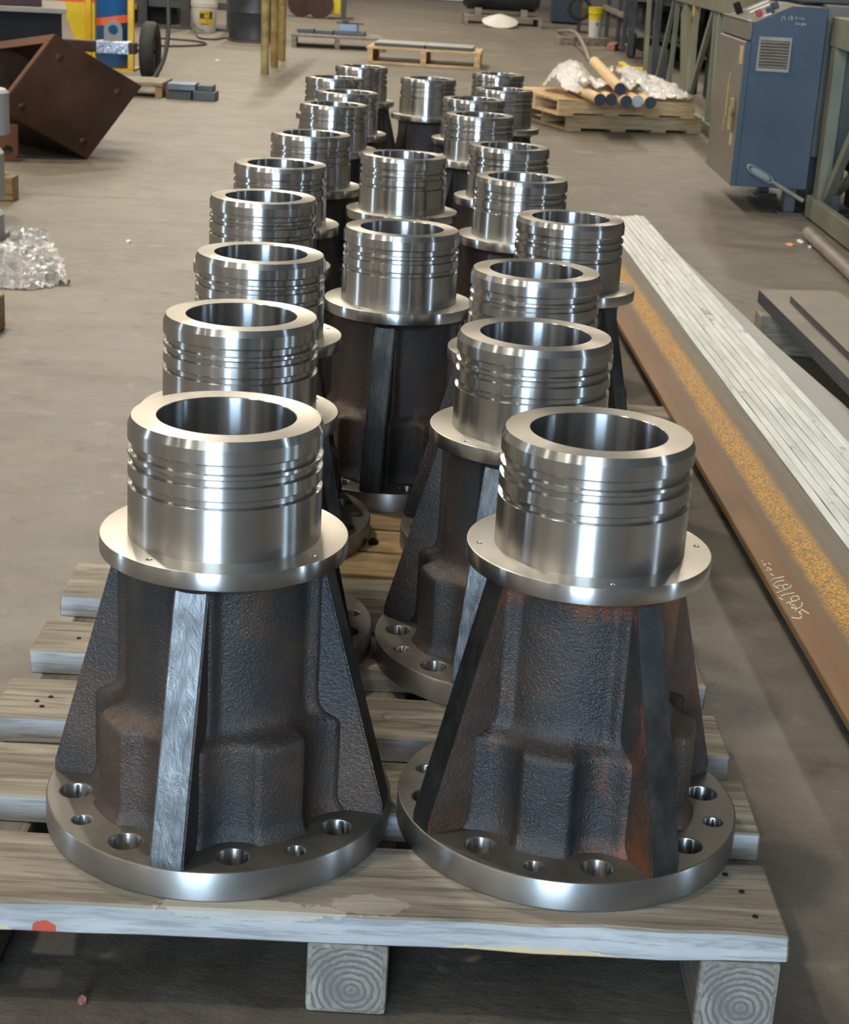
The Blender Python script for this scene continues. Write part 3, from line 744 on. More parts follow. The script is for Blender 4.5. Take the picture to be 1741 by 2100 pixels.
# grey primed sleeves and timbers at the left edge
for (x, y, z0, hh, lab) in ((-1.937, 7.0, .262, .178, 'far grey primed sleeve standing on timber at the left edge'), (-1.808, 6.4, .100, .176, 'middle grey primed sleeve at the left edge'), (-1.658, 5.8, .001, .146, 'near grey primed sleeve behind the clear film at the left edge')):
    t = thing('pipe_sleeve', lab, 'sleeve', (x, y, z0), 0, 'grey primed sleeves at the left edge')
    part('sleeve_body', t, 'grey_prime', lambda b: lathe(b, [(.09, hh - .02), (.09, 0), (.147, 0), (.15, .003), (.15, hh - .012), (.138, hh), (.10, hh), (.09, hh - .01)], 64, closed=True), 0, 30)
for (x0, x1, y0, y1, z0, z1, mt, lab) in ((-2.3, -1.758, 6.93, 7.03, 0, .1, 'wood_fresh', 'tan timber block at the left edge behind the middle grey sleeve'),
        (-2.3, -1.93, 6.90, 7.10, .1, .262, 'timber', 'timber packing under the far grey sleeve'),
        (-2.2, -1.75, 6.30, 6.50, 0, .1, 'timber', 'timber packing under the middle grey sleeve'),
        (-1.8, -1.222, 4.60, 4.70, 0, .1, 'wood_fresh', 'timber end at the left edge below the clear film')):
    bm = bmesh.new(); box(bm, x0, x1, y0, y1, z0, z1)
    tag(link('timber_block', finish(bm, 'timber_block', mt, .004)), lab, 'timber', 'timbers at the left edge')

def film(name, label, outline, hfun, mat, n=46, cat='plastic film', base=0.0, seed=1, crease=.012):
    """a crumpled sheet: grid clipped to an outline, lifted by hfun plus creases"""
    rnd = random.Random(seed); from mathutils import noise
    xs = [p[0] for p in outline]; ys = [p[1] for p in outline]; bm = bmesh.new()
    def inside(x, y):
        c = False; j = len(outline) - 1
        for i in range(len(outline)):
            (xi, yi), (xj, yj) = outline[i], outline[j]
            if (yi > y) != (yj > y) and x < (xj - xi) * (y - yi) / (yj - yi) + xi: c = not c
            j = i
        return c
    V = {}
    for i in range(n + 1):
        for j in range(n + 1):
            x = min(xs) + (max(xs) - min(xs)) * i / n; y = min(ys) + (max(ys) - min(ys)) * j / n
            if inside(x, y):
                v = Vector((x * 9 + seed, y * 9, 0))
                cr = abs(noise.noise(v * 1.3)) * 1.4 + abs(noise.noise(v * 3.1)) * .8 + rnd.uniform(0, .35)
                V[i, j] = bm.verts.new((x + rnd.uniform(-.004, .004), y + rnd.uniform(-.004, .004), base + max(.002, hfun(x, y) + crease * (cr - .5))))
    for (i, j) in list(V):
        q = [V.get(k) for k in ((i, j), (i + 1, j), (i + 1, j + 1), (i, j + 1))]
        if all(q): bm.faces.new(q)
    return tag(link(name, finish(bm, name, mat, 0, 60)), label, cat)
film('plastic_wrap', 'crumpled clear plastic wrap lying on the floor at the left edge', [(-1.75, 6.20), (-1.47, 6.22), (-1.165, 5.34), (-1.275, 5.2), (-1.75, 5.25), (-1.75, 5.58), (-1.55, 5.60), (-1.49, 5.72), (-1.49, 5.88), (-1.55, 6.0), (-1.75, 6.02)],
     lambda x, y: .048 * max(0, min(1, (-1.18 - x) / .25)) * max(0, min(1, (6.2 - y) / .2)) * max(0, min(1, (y - 5.2) / .15)), 'clear_film', 60, seed=3, crease=.03)

# ------------------------------------------------------------------ gas cylinder cart
ct = thing('cylinder_cart', 'yellow gas cylinder cart with black tyres beside the brown box', 'cart', (0, 0, 0))
for x in (-2.637, -2.328): part('frame_post', ct, 'yellow', lambda b: box(b, x - .022, x + .022, 12.66, 12.70, .09, 1.35), .004)
part('toe_plate', ct, 'yellow', lambda b: box(b, -2.66, -2.31, 12.66, 13.0, .075, .09))
for z in (.5, 1.1): part('cross_bar', ct, 'yellow', lambda b: box(b, -2.615, -2.35, 13.0, 13.03, z, z + .04))
part('axle', ct, 'dark_steel', lambda b: cyl(b, (-2.62, 12.85, .215), (-2.16, 12.85, .215), .014))
def wheel(b, x0, x1, y, z, R):
    xm = (x0 + x1) / 2; w = (x1 - x0) / 2
    lathe(b, [(R * .55, -w * .6), (R * .72, -w), (R * .92, -w * .95), (R, -w * .55), (R, w * .55), (R * .92, w * .95), (R * .72, w), (R * .55, w * .6)], 40, T(xm, y, z, ry=pi / 2), 0)
    lathe(b, [(.02, -w * .4), (R * .56, -w * .5), (R * .56, w * .5), (.02, w * .4)], 24, T(xm, y, z, ry=pi / 2), 1)
for x0, x1 in ((-2.272, -2.165),): part('wheel', ct, ['rubber', 'dark_steel'], lambda b: wheel(b, x0, x1, 12.85, .216, .213), 0, 40)
gc = thing('gas_cylinder', 'tall blue gas cylinder strapped in the yellow cart', 'gas cylinder', (-2.49, 12.845, .091))
part('shell', gc, 'blue_paint', lambda b: lathe(b, [(0, 0), (.118, 0), (.128, .012), (.128, 1.15), (.115, 1.24), (.07, 1.31), (.04, 1.34), (.04, 1.40), (0, 1.40)], 40), 0, 40)
part('strap', ct, 'orange', lambda b: [lathe(b, [(.130, -.027), (.1325, -.027), (.1325, .027), (.130, .027)], 40, T(-2.49, 12.845, .425, ry=radians(-9)), closed=True)], 0, 40, label='orange ratchet strap around the cylinder')
def curve_pts(ctrl, n=10):
    out = []; P = [Vector(p) for p in ctrl]; P = [P[0]] + P + [P[-1]]
    for i in range(1, len(P) - 2):
        for k in range(n):
            t = k / n; a, b, c, d = P[i - 1], P[i], P[i + 1], P[i + 2]
            out.append(.5 * ((2 * b) + (c - a) * t + (2 * a - 5 * b + 4 * c - d) * t * t + (3 * b - a - 3 * c + d) * t ** 3))
    out.append(P[-2]); return out
def hose(name, label, ctrl, r, mat='hose'):
    bm = bmesh.new(); tube(bm, curve_pts(ctrl), r, 10)
    return tag(link(name, finish(bm, name, mat, 0, 60)), label, 'hose', 'hoses on the shop floor')
hose('hose', 'dark hose arching down beside the tyre of the yellow cart', [(-2.12, 12.9, .80), (-2.08, 12.8, .55), (-2.065, 12.7, .33), (-2.09, 12.6, .15), (-2.17, 12.5, .02), (-2.3, 12.55, .02)], .016)
hose('hose', 'thin hose lying in a loop on the floor beyond the cart', [(-3.0, 17.74, .012), (-2.6, 17.6, .012), (-2.43, 17.29, .012), (-2.5, 16.9, .012), (-2.76, 16.57, .012), (-3.1, 16.5, .012)], .010)
hose('hose', 'thin hose on the floor running from the white pail to the black drum', [(-2.85, 19.05, .2), (-2.72, 18.6, .02), (-2.60, 18.1, .012), (-2.45, 18.05, .012), (-2.37, 18.4, .012), (-2.2, 17.95, .012), (-1.8, 18.0, .012)], .010)

# yellow bin, work table, blocks on it
yb = thing('tapered_bin', 'tapered yellow bin with a red band behind the gas cylinder', 'bin', (0, 0, 0))
def binb(b, z0, z1, mi=0):
    f = lambda z: (-2.845 - (z - .25) * .42, -2.70)
    P = []
    for z in (z0, z1):
        xa, xb = f(z); P += [(xa, 13.2, z), (xb, 13.2, z), (xb, 13.9, z), (xa, 13.9, z)]
    vs = [b.verts.new(p) for p in P]
    for q in ((3, 2, 1, 0), (4, 5, 6, 7), (0, 1, 5, 4), (1, 2, 6, 5), (2, 3, 7, 6), (3, 0, 4, 7)): b.faces.new([vs[i] for i in q])
part('bin_body', yb, 'lemon', lambda b: binb(b, .0, .52))
part('red_band', yb, 'orange', lambda b: binb(b, .521, .62), label='orange-red band')
part('bin_rim', yb, 'lemon', lambda b: binb(b, .621, .72))
wt = thing('work_table', 'low steel work table with dark sides at the top left corner', 'table', (0, 0, 0))
tm = T(-2.40, 10.75, 0, radians(13))
part('table_top', wt, 'plate', lambda b: box(b, -1.6, .03, 0, 1.0, .555, .585, tm), .002)
part('skirt_panel', wt, 'black', lambda b: box(b, -1.5, .0, .05, .07, .02, .554, tm))
for x, y in ((-1.45, .1), (-.15, .1), (-1.45, .9), (-.15, .9)): part('leg', wt, 'dark_steel', lambda b: box(b, x - .03, x + .03, y - .02 + .01, y + .04, 0, .554, tm))
for x0, x1, lab in ((-.42, -.12, 'brown steel block on the work table, right one'), (-.80, -.62, 'brown steel block on the work table, left one')):
    bm = bmesh.new(); box(bm, x0, x1, .12, .4, .586, .80, tm); tag(link('steel_block', finish(bm, 'steel_block', 'brown', .004)), lab, 'block', 'brown blocks on the work table')

# pallet stub and steel blocks right of the brown box
st = thing('pallet_stub', 'short worn wooden platform on the floor in front of the cart tyre', 'pallet', (0, 0, 0))
part('top_board', st, 'wood', lambda b: box(b, -2.3, -1.925, 11.62, 12.05, .075, .1), .003)
part('support', st, 'wood_fresh', lambda b: box(b, -1.975, -1.927, 11.63, 12.04, 0, .0745), .003)
part('support', st, 'wood_fresh', lambda b: box(b, -2.3, -2.25, 11.63, 12.04, 0, .0745), .003)
for (x0, x1, y0, y1, z0, z1, mt, lab) in ((-1.90, -1.73, 11.62, 11.80, 0, .055, 'block_dark', 'lower left dark steel block by the wooden platform'), (-1.715, -1.565, 11.60, 11.78, 0, .06, 'block_dark', 'lower right dark steel block by the wooden platform'),
        (-1.89, -1.70, 11.61, 11.80, .0605, .105, 'block_blue', 'bluish steel block lying across the lower dark blocks'), (-1.69, -1.585, 11.62, 11.78, .0605, .10, 'block_dark', 'small dark steel block on top at the right')):
    bm = bmesh.new(); box(bm, x0, x1, y0, y1, z0, z1); tag(link('steel_block', finish(bm, 'steel_block', mt, .003)), lab, 'block', 'steel blocks by the wooden platform')

# ochre posts of a trestle
tr = thing('trestle', 'worn ochre pipe trestle with three slim legs in the upper left', 'trestle', (0, 0, 0))
for (x, y, dx) in ((-1.504, 14.127, -.012), (-1.509, 14.906, -.012), (-1.527, 15.764, -.012)):
    part('leg', tr, 'ochre', lambda b: cyl(b, (x, y, 0), (x + dx, y, .95), .034, 20), 0, 40)
part('top_beam', tr, 'ochre', lambda b: box(b, -1.57, -1.46, 14.0, 15.9, .951, 1.03), .004)
# drum, pail, dark stuff
dm = thing('steel_drum', 'black steel drum standing beyond the ochre trestle', 'drum', (-2.085, 18.55, 0))
part('drum_shell', dm, 'drum', lambda b: lathe(b, [(0, .012), (.265, .012), (.28, 0), (.285, .012), (.28, .03), (.28, .27), (.288, .283), (.28, .296), (.28, .55), (.288, .563), (.28, .576), (.28, .83), (.285, .85), (.27, .85), (.265, .83), (0, .83)], 48), 0, 35)
pa = thing('plastic_pail', 'off-white plastic pail with a yellow and green label, beyond the hose', 'pail', (-2.755, 19.42, 0))
part('pail_body', pa, 'white', lambda b: lathe(b, [(0, .004), (.122, .004), (.125, 0), (.128, .004), (.142, .27), (.15, .272), (.15, .285), (.145, .287), (.15, .30), (.15, .312), (.146, .33), (.148, .375), (.14, .375), (.125, .02), (0, .02)], 40), 0, 35)
def lab(b, a0, a1, z0, z1, off, mi=0):
    n = 8; fs = []
    R = lambda z: .128 + (z - .004) * .0526 + off
    A = [[b.verts.new((R(z) * cos(a0 + (a1 - a0) * k / n), R(z) * sin(a0 + (a1 - a0) * k / n), z)) for k in range(n + 1)] for z in (z0, z1)]
    for k in range(n): fs.append(b.faces.new((A[0][k], A[0][k + 1], A[1][k + 1], A[1][k])))
part('label_sheet', pa, 'label_yellow', lambda b: lab(b, radians(-104), radians(-42), .09, .235, .001), label='yellow label sheet')
part('label_print', pa, 'label_green', lambda b: [lab(b, radians(-102), radians(-82), .155, .205, .0018), lab(b, radians(-58), radians(-43), .155, .225, .0018), lab(b, radians(-104), radians(-45), .148, .156, .0018), lab(b, radians(-100), radians(-60), .085, .094, .0018)], label='dark green shapes printed on the label')
part('label_letters', pa, 'red', lambda b: [lab(b, radians(-78 + 9 * k), radians(-74 + 9 * k), .185, .215, .0018) for k in range(2)] + [lab(b, radians(-70), radians(-66), .115, .13, .0018)])
part('handle', pa, 'black', lambda b: tube(b, curve_pts([(-.15, -.02, .28), (-.135, -.10, .17), (-.06, -.150, .05), (.02, -.155, .02)]), .004, 6))
mb = thing('dark_machine', 'low dark machine base with posts beyond the cart hose', 'machine', (0, 0, 0))
part('base_plate', mb, 'slate', lambda b: box(b, -3.9, -2.35, 19.65, 20.6, 0, .03))
for x in (-3.5, -3.02, -2.50): part('post', mb, 'dark_steel', lambda b: box(b, x - .05, x + .05, 19.75, 19.87, .0305, 1.2))
part('housing', mb, 'black', lambda b: box(b, -3.95, -3.15, 20.0, 20.6, .0305, 1.0))
part('shelf', mb, 'slate', lambda b: box(b, -3.9, -2.4, 19.9, 20.0, .22, .30))
# wheeled machine
wm = thing('wheeled_machine', 'yellow machine on two dark red wheels in the far left', 'machine', (0, 0, 0))
def wh(b, x, y, R, w):
    lathe(b, [(0, -w), (R * .75, -w), (R * .8, -w * .8), (R, -w * .8), (R, w), (0, w)], 36, T(x, y, R, rx=pi / 2))
for x, y in ((-1.832, 24.1), (-2.10, 24.25)): part('wheel', wm, 'dark_red', lambda b: wh(b, x, y, .185, .06), 0, 35)
part('body', wm, 'lemon', lambda b: box(b, -1.76, -1.55, 24.20, 24.7, .06, .9), .01)
part('mast', wm, 'slate', lambda b: [box(b, -1.54, -1.48, 24.2, 24.28, 0, 1.0), box(b, -1.55, -1.38, 24.15, 24.25, 0, .03)])
part('frame', wm, 'dark_steel', lambda b: box(b, -2.5, -1.77, 24.4, 24.5, .25, .32))

# ------------------------------------------------------------------ far pallets
def pallet(label, x0, x1, y0, y1, ht, mat, nb=6, rz=0, bottom=True, group='pallets on the far floor'):
    cx, cy = (x0 + x1) / 2, (y0 + y1) / 2; w, d = (x1 - x0) / 2, (y1 - y0) / 2
    t = thing('wood_pallet', label, 'pallet', (cx, cy, 0), rz, group)
    pitch = 2 * d / nb; tb = .02
    for i in range(nb):
        part('slat', t, mat, lambda b: plank_bm(b, -w, w, -d + pitch * i + .006, -d + pitch * (i + 1) - .006, ht - tb, ht, .002, 4))
    for x in (-w + .03, 0, w - .03): part('stringer', t, mat, lambda b: box(b, x - .025, x + .025, -d + .004, d - .004, tb + .0005 if bottom else 0, ht - tb - .0005))
    if bottom:
        for y in (-d + .06, d - .06): part('bottom_board', t, mat, lambda b: box(b, -w, w, y - .05, y + .05, 0, tb))
    return t
pallet('grey pallet with steel blocks at the far left, beyond the trestle', -1.66, -.72, 17.75, 18.6, .125, 'timber', 5, radians(4), False)
for (x0, x1, y0, y1, z0, z1, mt, lb) in ((-1.60, -1.43, 18.05, 18.3, .126, .17, 'block_dark', 'leftmost dark steel block on the grey pallet'), (-1.42, -1.23, 18.05, 18.3, .126, .165, 'block_dark', 'second dark steel block on the grey pallet'),
        (-1.22, -.90, 18.05, 18.35, .126, .165, 'block_dark', 'wide dark steel slab on the grey pallet under the blue block'), (-1.18, -.98, 18.08, 18.3, .166, .235, 'block_blue', 'pale blue steel block on the wide slab of the grey pallet')):
    bm = bmesh.new(); box(bm, x0, x1, y0, y1, z0, z1); tag(link('steel_block', finish(bm, 'steel_block', mt, .004)), lb, 'block', 'steel blocks on the grey pallet')
bm = bmesh.new(); box(bm, -1.20, -.92, 18.12, 18.18, .236, .25); box(bm, -1.14, -1.08, 18.1, 18.2, .2505, .275); tag(link('steel_block', finish(bm, 'steel_block', 'dark_steel')), 'dark steel bracket lying on the pale blue block', 'block')
pallet('pale new pallet carrying wrapped steel plates just beyond the row of castings', -.76, .29, 16.05, 16.75, .15, 'wood_pale', 6, radians(-3))
for (x0, x1, lb) in ((-.70, -.235, 'left wrapped grey steel plate on the pale pallet'), (-.225, .21, 'right wrapped grey steel plate on the pale pallet')):
    t = thing('wrapped_plate', lb, 'plate', (0, 0, 0), 0, 'wrapped plates on the pale pallet')
    part('plate_stack', t, 'slate', lambda b: box(b, x0, x1, 16.14, 16.6, .1505, .178, T(-.23, 16.4, 0, radians(-3)) @ T(.23, -16.4, 0)), .003)
    part('wrap_sheet', t, 'grey_prime', lambda b: box(b, x0 - .004, x1 + .004, 16.135, 16.605, .1785, .186, T(-.23, 16.4, 0, radians(-3)) @ T(.23, -16.4, 0)), .003, label='pale wrapping on top')
pallet('old pallet under the grey tank at the far end of the aisle', .14, 1.24, 24.75, 25.7, .14, 'wood', 6, radians(2))
tk = thing('steel_tank', 'dark grey steel tank lying on the far pallet', 'tank', (0, 0, 0))
part('tank_shell', tk, 'dark_steel', lambda b: lathe(b, [(0, 0), (.30, .03), (.36, .1), (.36, 1.05), (.30, 1.12), (0, 1.15)], 40, T(.10, 25.25, .56, ry=pi / 2)), 0, 40)
for x in (.35, 1.0): part('saddle', tk, 'plate', lambda b: box(b, x - .05, x + .05, 24.95, 25.55, .1405, .235), .003)
cn = part('cone', None, 'white', lambda b: lathe(b, [(0, .10), (.06, .093), (.16, .05), (.25, .008), (.25, 0), (.15, .035), (0, .08)], 48, T(.655, 24.48, .075, rx=radians(17))), 0, 40)
cn.name = 'metal_cone'; tag(cn, 'white shallow metal cone leaning on the front of the far pallet', 'cone')
bc = thing('blue_cabinet', 'dark blue cabinet at the far right of the aisle', 'cabinet', (0, 0, 0))
part('cabinet_body', bc, 'cap_blue', lambda b: box(b, 1.50, 1.90, 26.7, 27.4, .03, 1.2), .006)
part('plinth', bc, 'black', lambda b: box(b, 1.52, 1.88, 26.72, 27.38, 0, .03))
# coil of cable hanging on a stand
cs = thing('cable_stand', 'dark stand with a hanging coil of cable at the far right', 'stand', (0, 0, 0))
part('stand_post', cs, 'dark_red', lambda b: [box(b, 1.71, 1.76, 24.2, 24.25, 0, 1.0), box(b, 1.60, 1.88, 24.15, 24.3, 0, .03)])
part('cable_coil', cs, 'rubber', lambda b: [tube(b, [(1.72 + R * cos(2 * pi * k / 24), 24.14 + .02 * j, .33 + R * sin(2 * pi * k / 24)) for k in range(25)], .012, 6) for j, R in enumerate((.14, .16, .125))])
# timber, yellow pail, brick, bar
bm = bmesh.new(); box(bm, 0, .75, 0, .11, 0, .095, T(1.29, 20.95, 0, radians(30))); tag(link('timber', finish(bm, 'timber', 'wood', .004)), 'timber lying across the far aisle by the yellow pail', 'timber')
yp = thing('yellow_pail', 'yellow and white plastic pail standing by the racks at far right', 'pail', (1.885, 23.3, 0))
part('pail_body', yp, 'white', lambda b: lathe(b, [(0, 0), (.075, 0), (.09, .22), (.085, .22), (.07, .01), (0, .01)], 32), 0, 35)
part('pail_top', yp, 'lemon', lambda b: lathe(b, [(.086, .2205), (.091, .2205), (.098, .30), (.101, .305), (.099, .315), (.103, .33), (.104, .37), (.107, .375), (.107, .385), (.098, .385)], 32, closed=True), 0, 35, label='yellow upper half')
part('label_print', yp, 'black', lambda b: [lathe(b, [(.0975 + .0012 * k, .29 + .025 * k), (.099 + .0012 * k, .295 + .025 * k)], 32) for k in range(2)])
part('red_mark', yp, 'red', lambda b: box(b, .0, .035, -.094, -.088, .16, .19), label='small red mark')
bm = bmesh.new(); box(bm, 0, .095, 0, .55, 0, .075, T(1.80, 20.35, 0, radians(-10))); tag(link('brick', finish(bm, 'brick', 'brick', .006)), 'reddish brick on the floor in front of the far racks', 'brick')
bm = bmesh.new(); tube(bm, curve_pts([(1.45, 24.0, .02), (1.50, 22.5, .10), (1.50, 21.6, .125), (1.50, 20.9, .125), (1.49, 19.6, .06), (1.43, 18.0, .02)], 6), .022, 10); tag(link('metal_bar', finish(bm, 'metal_bar', 'vent', 0, 50)), 'long bent grey bar lying over the timber in the far aisle', 'bar')
bm = bmesh.new(); box(bm, 1.66, 1.72, 16.6, 17.3, .0, .07); box(bm, 1.66, 1.88, 16.55, 16.6, .04, .07); box(bm, 1.83, 1.88, 16.35, 16.55, 0, .07); tag(link('yellow_bracket', finish(bm, 'yellow_bracket', 'lemon', .004)), 'bright yellow steel bracket on the floor behind the wrapped rolls', 'bracket')

# ------------------------------------------------------------------ crate with rolls
a_ = radians(19.5)
GP = 'stacked pallets under the rolls'
def crate(label, z0, z1, ox, oy, w, d):
    t = thing('wood_pallet', label, 'pallet', (ox, oy, z0), a_, GP); H = z1 - z0; tb = .016
    for i in range(6): part('slat', t, 'wood_pale', lambda b: plank_bm(b, 0, w, d / 6 * i + .004, d / 6 * (i + 1) - .004, H - tb, H, .0015, 4))
    for y in (0, d / 2 - .02, d - .04): part('stringer', t, 'wood_pale', lambda b: box(b, .001, w - .001, y + .0005, y + .038, tb + .0005, H - tb - .0005))
    for x in (.0, w * .33, w * .63, w - .1): part('bottom_board', t, 'wood_pale', lambda b: box(b, x, x + .1, 0, d, 0, tb))
crate('lower pale pallet of the two stacked under the wrapped rolls', 0, .10, .765, 11.03, .96, .85)
crate('upper pale pallet of the two stacked under the wrapped rolls', .1005, .203, .70, 10.93, .96, .85)
def roll(lab, p0, p1, cap):
    t = thing('cardboard_roll', lab, 'roll', (0, 0, 0), 0, 'cardboard rolls on the stacked pallets')
    p0, p1 = Vector(p0), Vector(p1); d = (p1 - p0).normalized()
    part('tube', t, 'card', lambda b: cyl(b, p0 + d * .012, p1, .0345, 24), 0, 40)
    part('end_cap', t, cap, lambda b: cyl(b, p0, p0 + d * .0115, .036, 24), .002, 40, label='dark plastic end cap' if cap == 'cap_blue' else 'pale dusty end cap')
ZR = .243
roll('leftmost cardboard roll with dark end cap', (.925, 10.58, ZR), (.80, 11.55, ZR), 'cap_blue')
roll('second cardboard roll from the left with dark end cap', (.998, 10.64, ZR), (.885, 11.6, ZR), 'cap_blue')
roll('third cardboard roll from the left in the bottom row, torn film on it', (1.082, 10.55, ZR), (.975, 11.6, ZR), 'cap_blue')
roll('cardboard roll with a pale dusty end cap', (1.157, 10.62, ZR), (1.06, 11.6, ZR), 'cap_pale')
roll('rightmost cardboard roll with dark end cap', (1.23, 10.56, ZR), (1.15, 11.6, ZR), 'cap_blue')
roll('topmost cardboard roll lying slantwise over the others', (1.045, 10.62, .310), (.955, 11.62, .40), 'cap_blue')
film('plastic_film', 'white crumpled film heaped on the left of the stacked pallets', [(.72, 11.05), (.90, 10.93), (.93, 11.25), (.88, 11.65), (.70, 11.9), (.60, 11.55)],
     lambda x, y: .035 + .17 * max(0, 1 - ((x - .80) / .17) ** 2) * max(0, 1 - ((y - 11.45) / .42) ** 2), 'milky_film', 34, 'plastic film', .205, 5, .02)
film('plastic_film', 'white crumpled film draped along the right of the stacked pallets', [(1.02, 11.72), (1.20, 11.08), (1.50, 11.18), (1.60, 11.25), (1.42, 11.98)],
     lambda x, y: .02 + .13 * max(0, min(1, (y - 11.15) / .3)) * max(0, min(1, (1.66 - x) / .45)), 'milky_film', 40, 'plastic film', .205, 9, .03)
film('plastic_film', 'torn white film lying across the middle of the cardboard rolls', [(.80, 10.95), (.96, 10.80), (1.14, 10.82), (1.28, 10.9), (1.24, 11.3), (1.0, 11.25), (.82, 11.3)],
     lambda x, y: .02 + .025 * sin(x * 60) * sin(y * 25), 'milky_film', 30, 'plastic film', .285, 12, .03)
film('plastic_film', 'strip of white film with red print hanging on the right pallet corner', [(1.50, 11.14), (1.56, 11.16), (1.58, 11.3), (1.50, 11.32)], lambda x, y: .03, 'milky_film', 10, 'plastic film', .205, 4, .01)

# ------------------------------------------------------------------ control cabinet
cb = thing('control_cabinet', 'blue electrical control cabinet with grey door, vent grille and slanted control panel', 'cabinet', (0, 0, 0))
X0, X1, Y0, Y1 = 1.322, 1.66, 7.824, 8.607
def cab_body(b):
    prism(b, [(X0 + .012, .12), (X1, .12), (X1, .92), (1.50, .92), (X0 + .012, .84)], Y0, Y1, 'y')
    for f in b.faces:
        f.normal_update(); f.material_index = 1 if (f.normal.z > .5 or f.normal.x < -.5) else 0
part('body', cb, ['cab_blue', 'cab_grey'], cab_body, .003)
door = part('door', cb, ['cab_grey', 'cab_blue'], lambda b: [box(b, X0 - .012, X0 + .0115, Y0 + .004, Y1, .12, .757)], .004)
part('door_edge', door, 'cab_blue', lambda b: box(b, X0 - .012, X0 + .012, Y0 - .004, Y0 + .0035, .12, .757), label='blue painted door edge')
part('lid', cb, 'cab_grey', lambda b: box(b, X0 - .006, X0 + .0115, Y0, Y1, .764, .842), .003)
part('lid_edge', cb, 'silver', lambda b: box(b, X0 - .010, X0 + .011, Y0 - .002, Y1, .8425, .848), label='bright lid edge')
dh = part('handle', door, 'ochre', lambda b: [box(b, X0 - .026, X0 - .0125, Y0 + .10, Y0 + .16, .43, .50), box(b, X0 - .035, X0 - .0265, Y0 + .085, Y0 + .13, .36, .46)], .003, label='yellow worn door handle')
part('sticker', door, 'label_tan', lambda b: [box(b, X0 - .014, X0 - .0125, Y0 + .04, Y0 + .13, .655, .735)])
part('sticker', door, 'label_tan', lambda b: [box(b, X0 - .014, X0 - .0125, Y0 + .09, Y0 + .15, .29, .345)])
part('paint_scratch', door, 'worn_yellow', lambda b: [tube(b, [(X0 - .0128, Y0 + .33, .60), (X0 - .0128, Y0 + .345, .52), (X0 - .0128, Y0 + .34, .40)], .004, 6), tube(b, [(X0 - .0128, Y0 + .36, .39), (X0 - .0128, Y0 + .38, .33)], .005, 6)], label='yellow paint scratch')
vn = part('vent_frame', cb, 'vent', lambda b: [box(b, 1.366, 1.512, Y0 - .010, Y0 - .001, .635, .648), box(b, 1.366, 1.512, Y0 - .010, Y0 - .001, .768, .784), box(b, 1.366, 1.374, Y0 - .010, Y0 - .001, .648, .768), box(b, 1.504, 1.512, Y0 - .010, Y0 - .001, .648, .768)])
part('vent_back', vn, 'black', lambda b: box(b, 1.374, 1.504, Y0 - .003, Y0 - .001, .648, .768))
for k in range(9): part('vent_slat', vn, 'vent', lambda b: box(b, 1.374, 1.504, -.004, .004, -.0032, .0032, T(0, Y0 - .008, .655 + .0132 * k, rx=radians(35))))
SC = [[(1.4561, 0.8543), (1.4581, 0.8746), (1.4637, 0.8663), (1.4669, 0.8765), (1.4722, 0.8581)], [(1.4886, 0.859), (1.4881, 0.8748)], [(1.4939, 0.8766), (1.5026, 0.8785), (1.4963, 0.8695), (1.5074, 0.8644), (1.5023, 0.8569), (1.497, 0.8638), (1.5048, 0.8729)], [(1.5166, 0.875), (1.5195, 0.8636), (1.5277, 0.8698), (1.5166, 0.875)], [(1.5327, 0.8658), (1.5335, 0.8716), (1.538, 0.8719)], [(1.541, 0.872), (1.5432, 0.8664), (1.547, 0.8715), (1.5493, 0.8653)], [(1.5508, 0.8654), (1.5515, 0.8717), (1.5583, 0.8652)], [(1.5239, 0.8523), (1.5185, 0.8477), (1.5263, 0.8452), (1.5209, 0.8406)], [(1.5304, 0.8484), (1.5312, 0.8426)], [(1.5356, 0.8429), (1.5364, 0.8487), (1.5416, 0.8432)], [(1.5483, 0.8494), (1.5442, 0.8462), (1.5491, 0.8436), (1.5483, 0.8494), (1.5513, 0.838), (1.5468, 0.8377)], [(1.5541, 0.8511), (1.5567, 0.8426)], [(1.561, 0.8443), (1.5588, 0.8499), (1.5634, 0.8488), (1.5609, 0.8451), (1.5673, 0.8418)]]
part('chalk_writing', cb, 'chalk_green', lambda b: [tube(b, [(x, Y0 - .001, z) for x, z in s_], .0011, 6) for s_ in SC], label='pale hand-written note on the blue side')
part('leg', cb, 'slate', lambda b: [box(b, 1.57, 1.62, Y0 + .02, Y0 + .10, .012, .1195), box(b, 1.54, 1.655, Y0 - .01, Y0 + .14, 0, .012)], .002)
part('leg', cb, 'slate', lambda b: [box(b, 1.57, 1.62, Y1 - .10, Y1 - .02, .012, .1195), box(b, 1.54, 1.655, Y1 - .14, Y1 + .01, 0, .012)], .002)
cf = part('conduit_box', cb, 'silver', lambda b: prism(b, [(.045 * cos(a) + (.03 if cos(a) > 0 else -.03), .022 * sin(a)) for a in [2 * pi * k / 24 for k in range(24)]], -.03, 0, 'y', T(1.436, Y0 - .0015, .185, ry=radians(28))), .003, 40, label='bright oval conduit box')
part('gasket', cf, 'dark_steel', lambda b: prism(b, [(.036 * cos(a) + (.026 if cos(a) > 0 else -.026), .0165 * sin(a)) for a in [2 * pi * k / 24 for k in range(24)]], -.0315, -.0302, 'y', T(1.436, Y0 - .0015, .185, ry=radians(28))))
part('cover', cf, 'silver', lambda b: prism(b, [(.030 * cos(a) + (.022 if cos(a) > 0 else -.022), .013 * sin(a)) for a in [2 * pi * k / 24 for k in range(24)]], -.035, -.0316, 'y', T(1.436, Y0 - .0015, .185, ry=radians(28))))
part('conduit_pipe', cb, 'vent', lambda b: cyl(b, (1.495, Y0 - .018, .153), (1.648, Y0 - .018, .072), .010, 12), 0, 40)
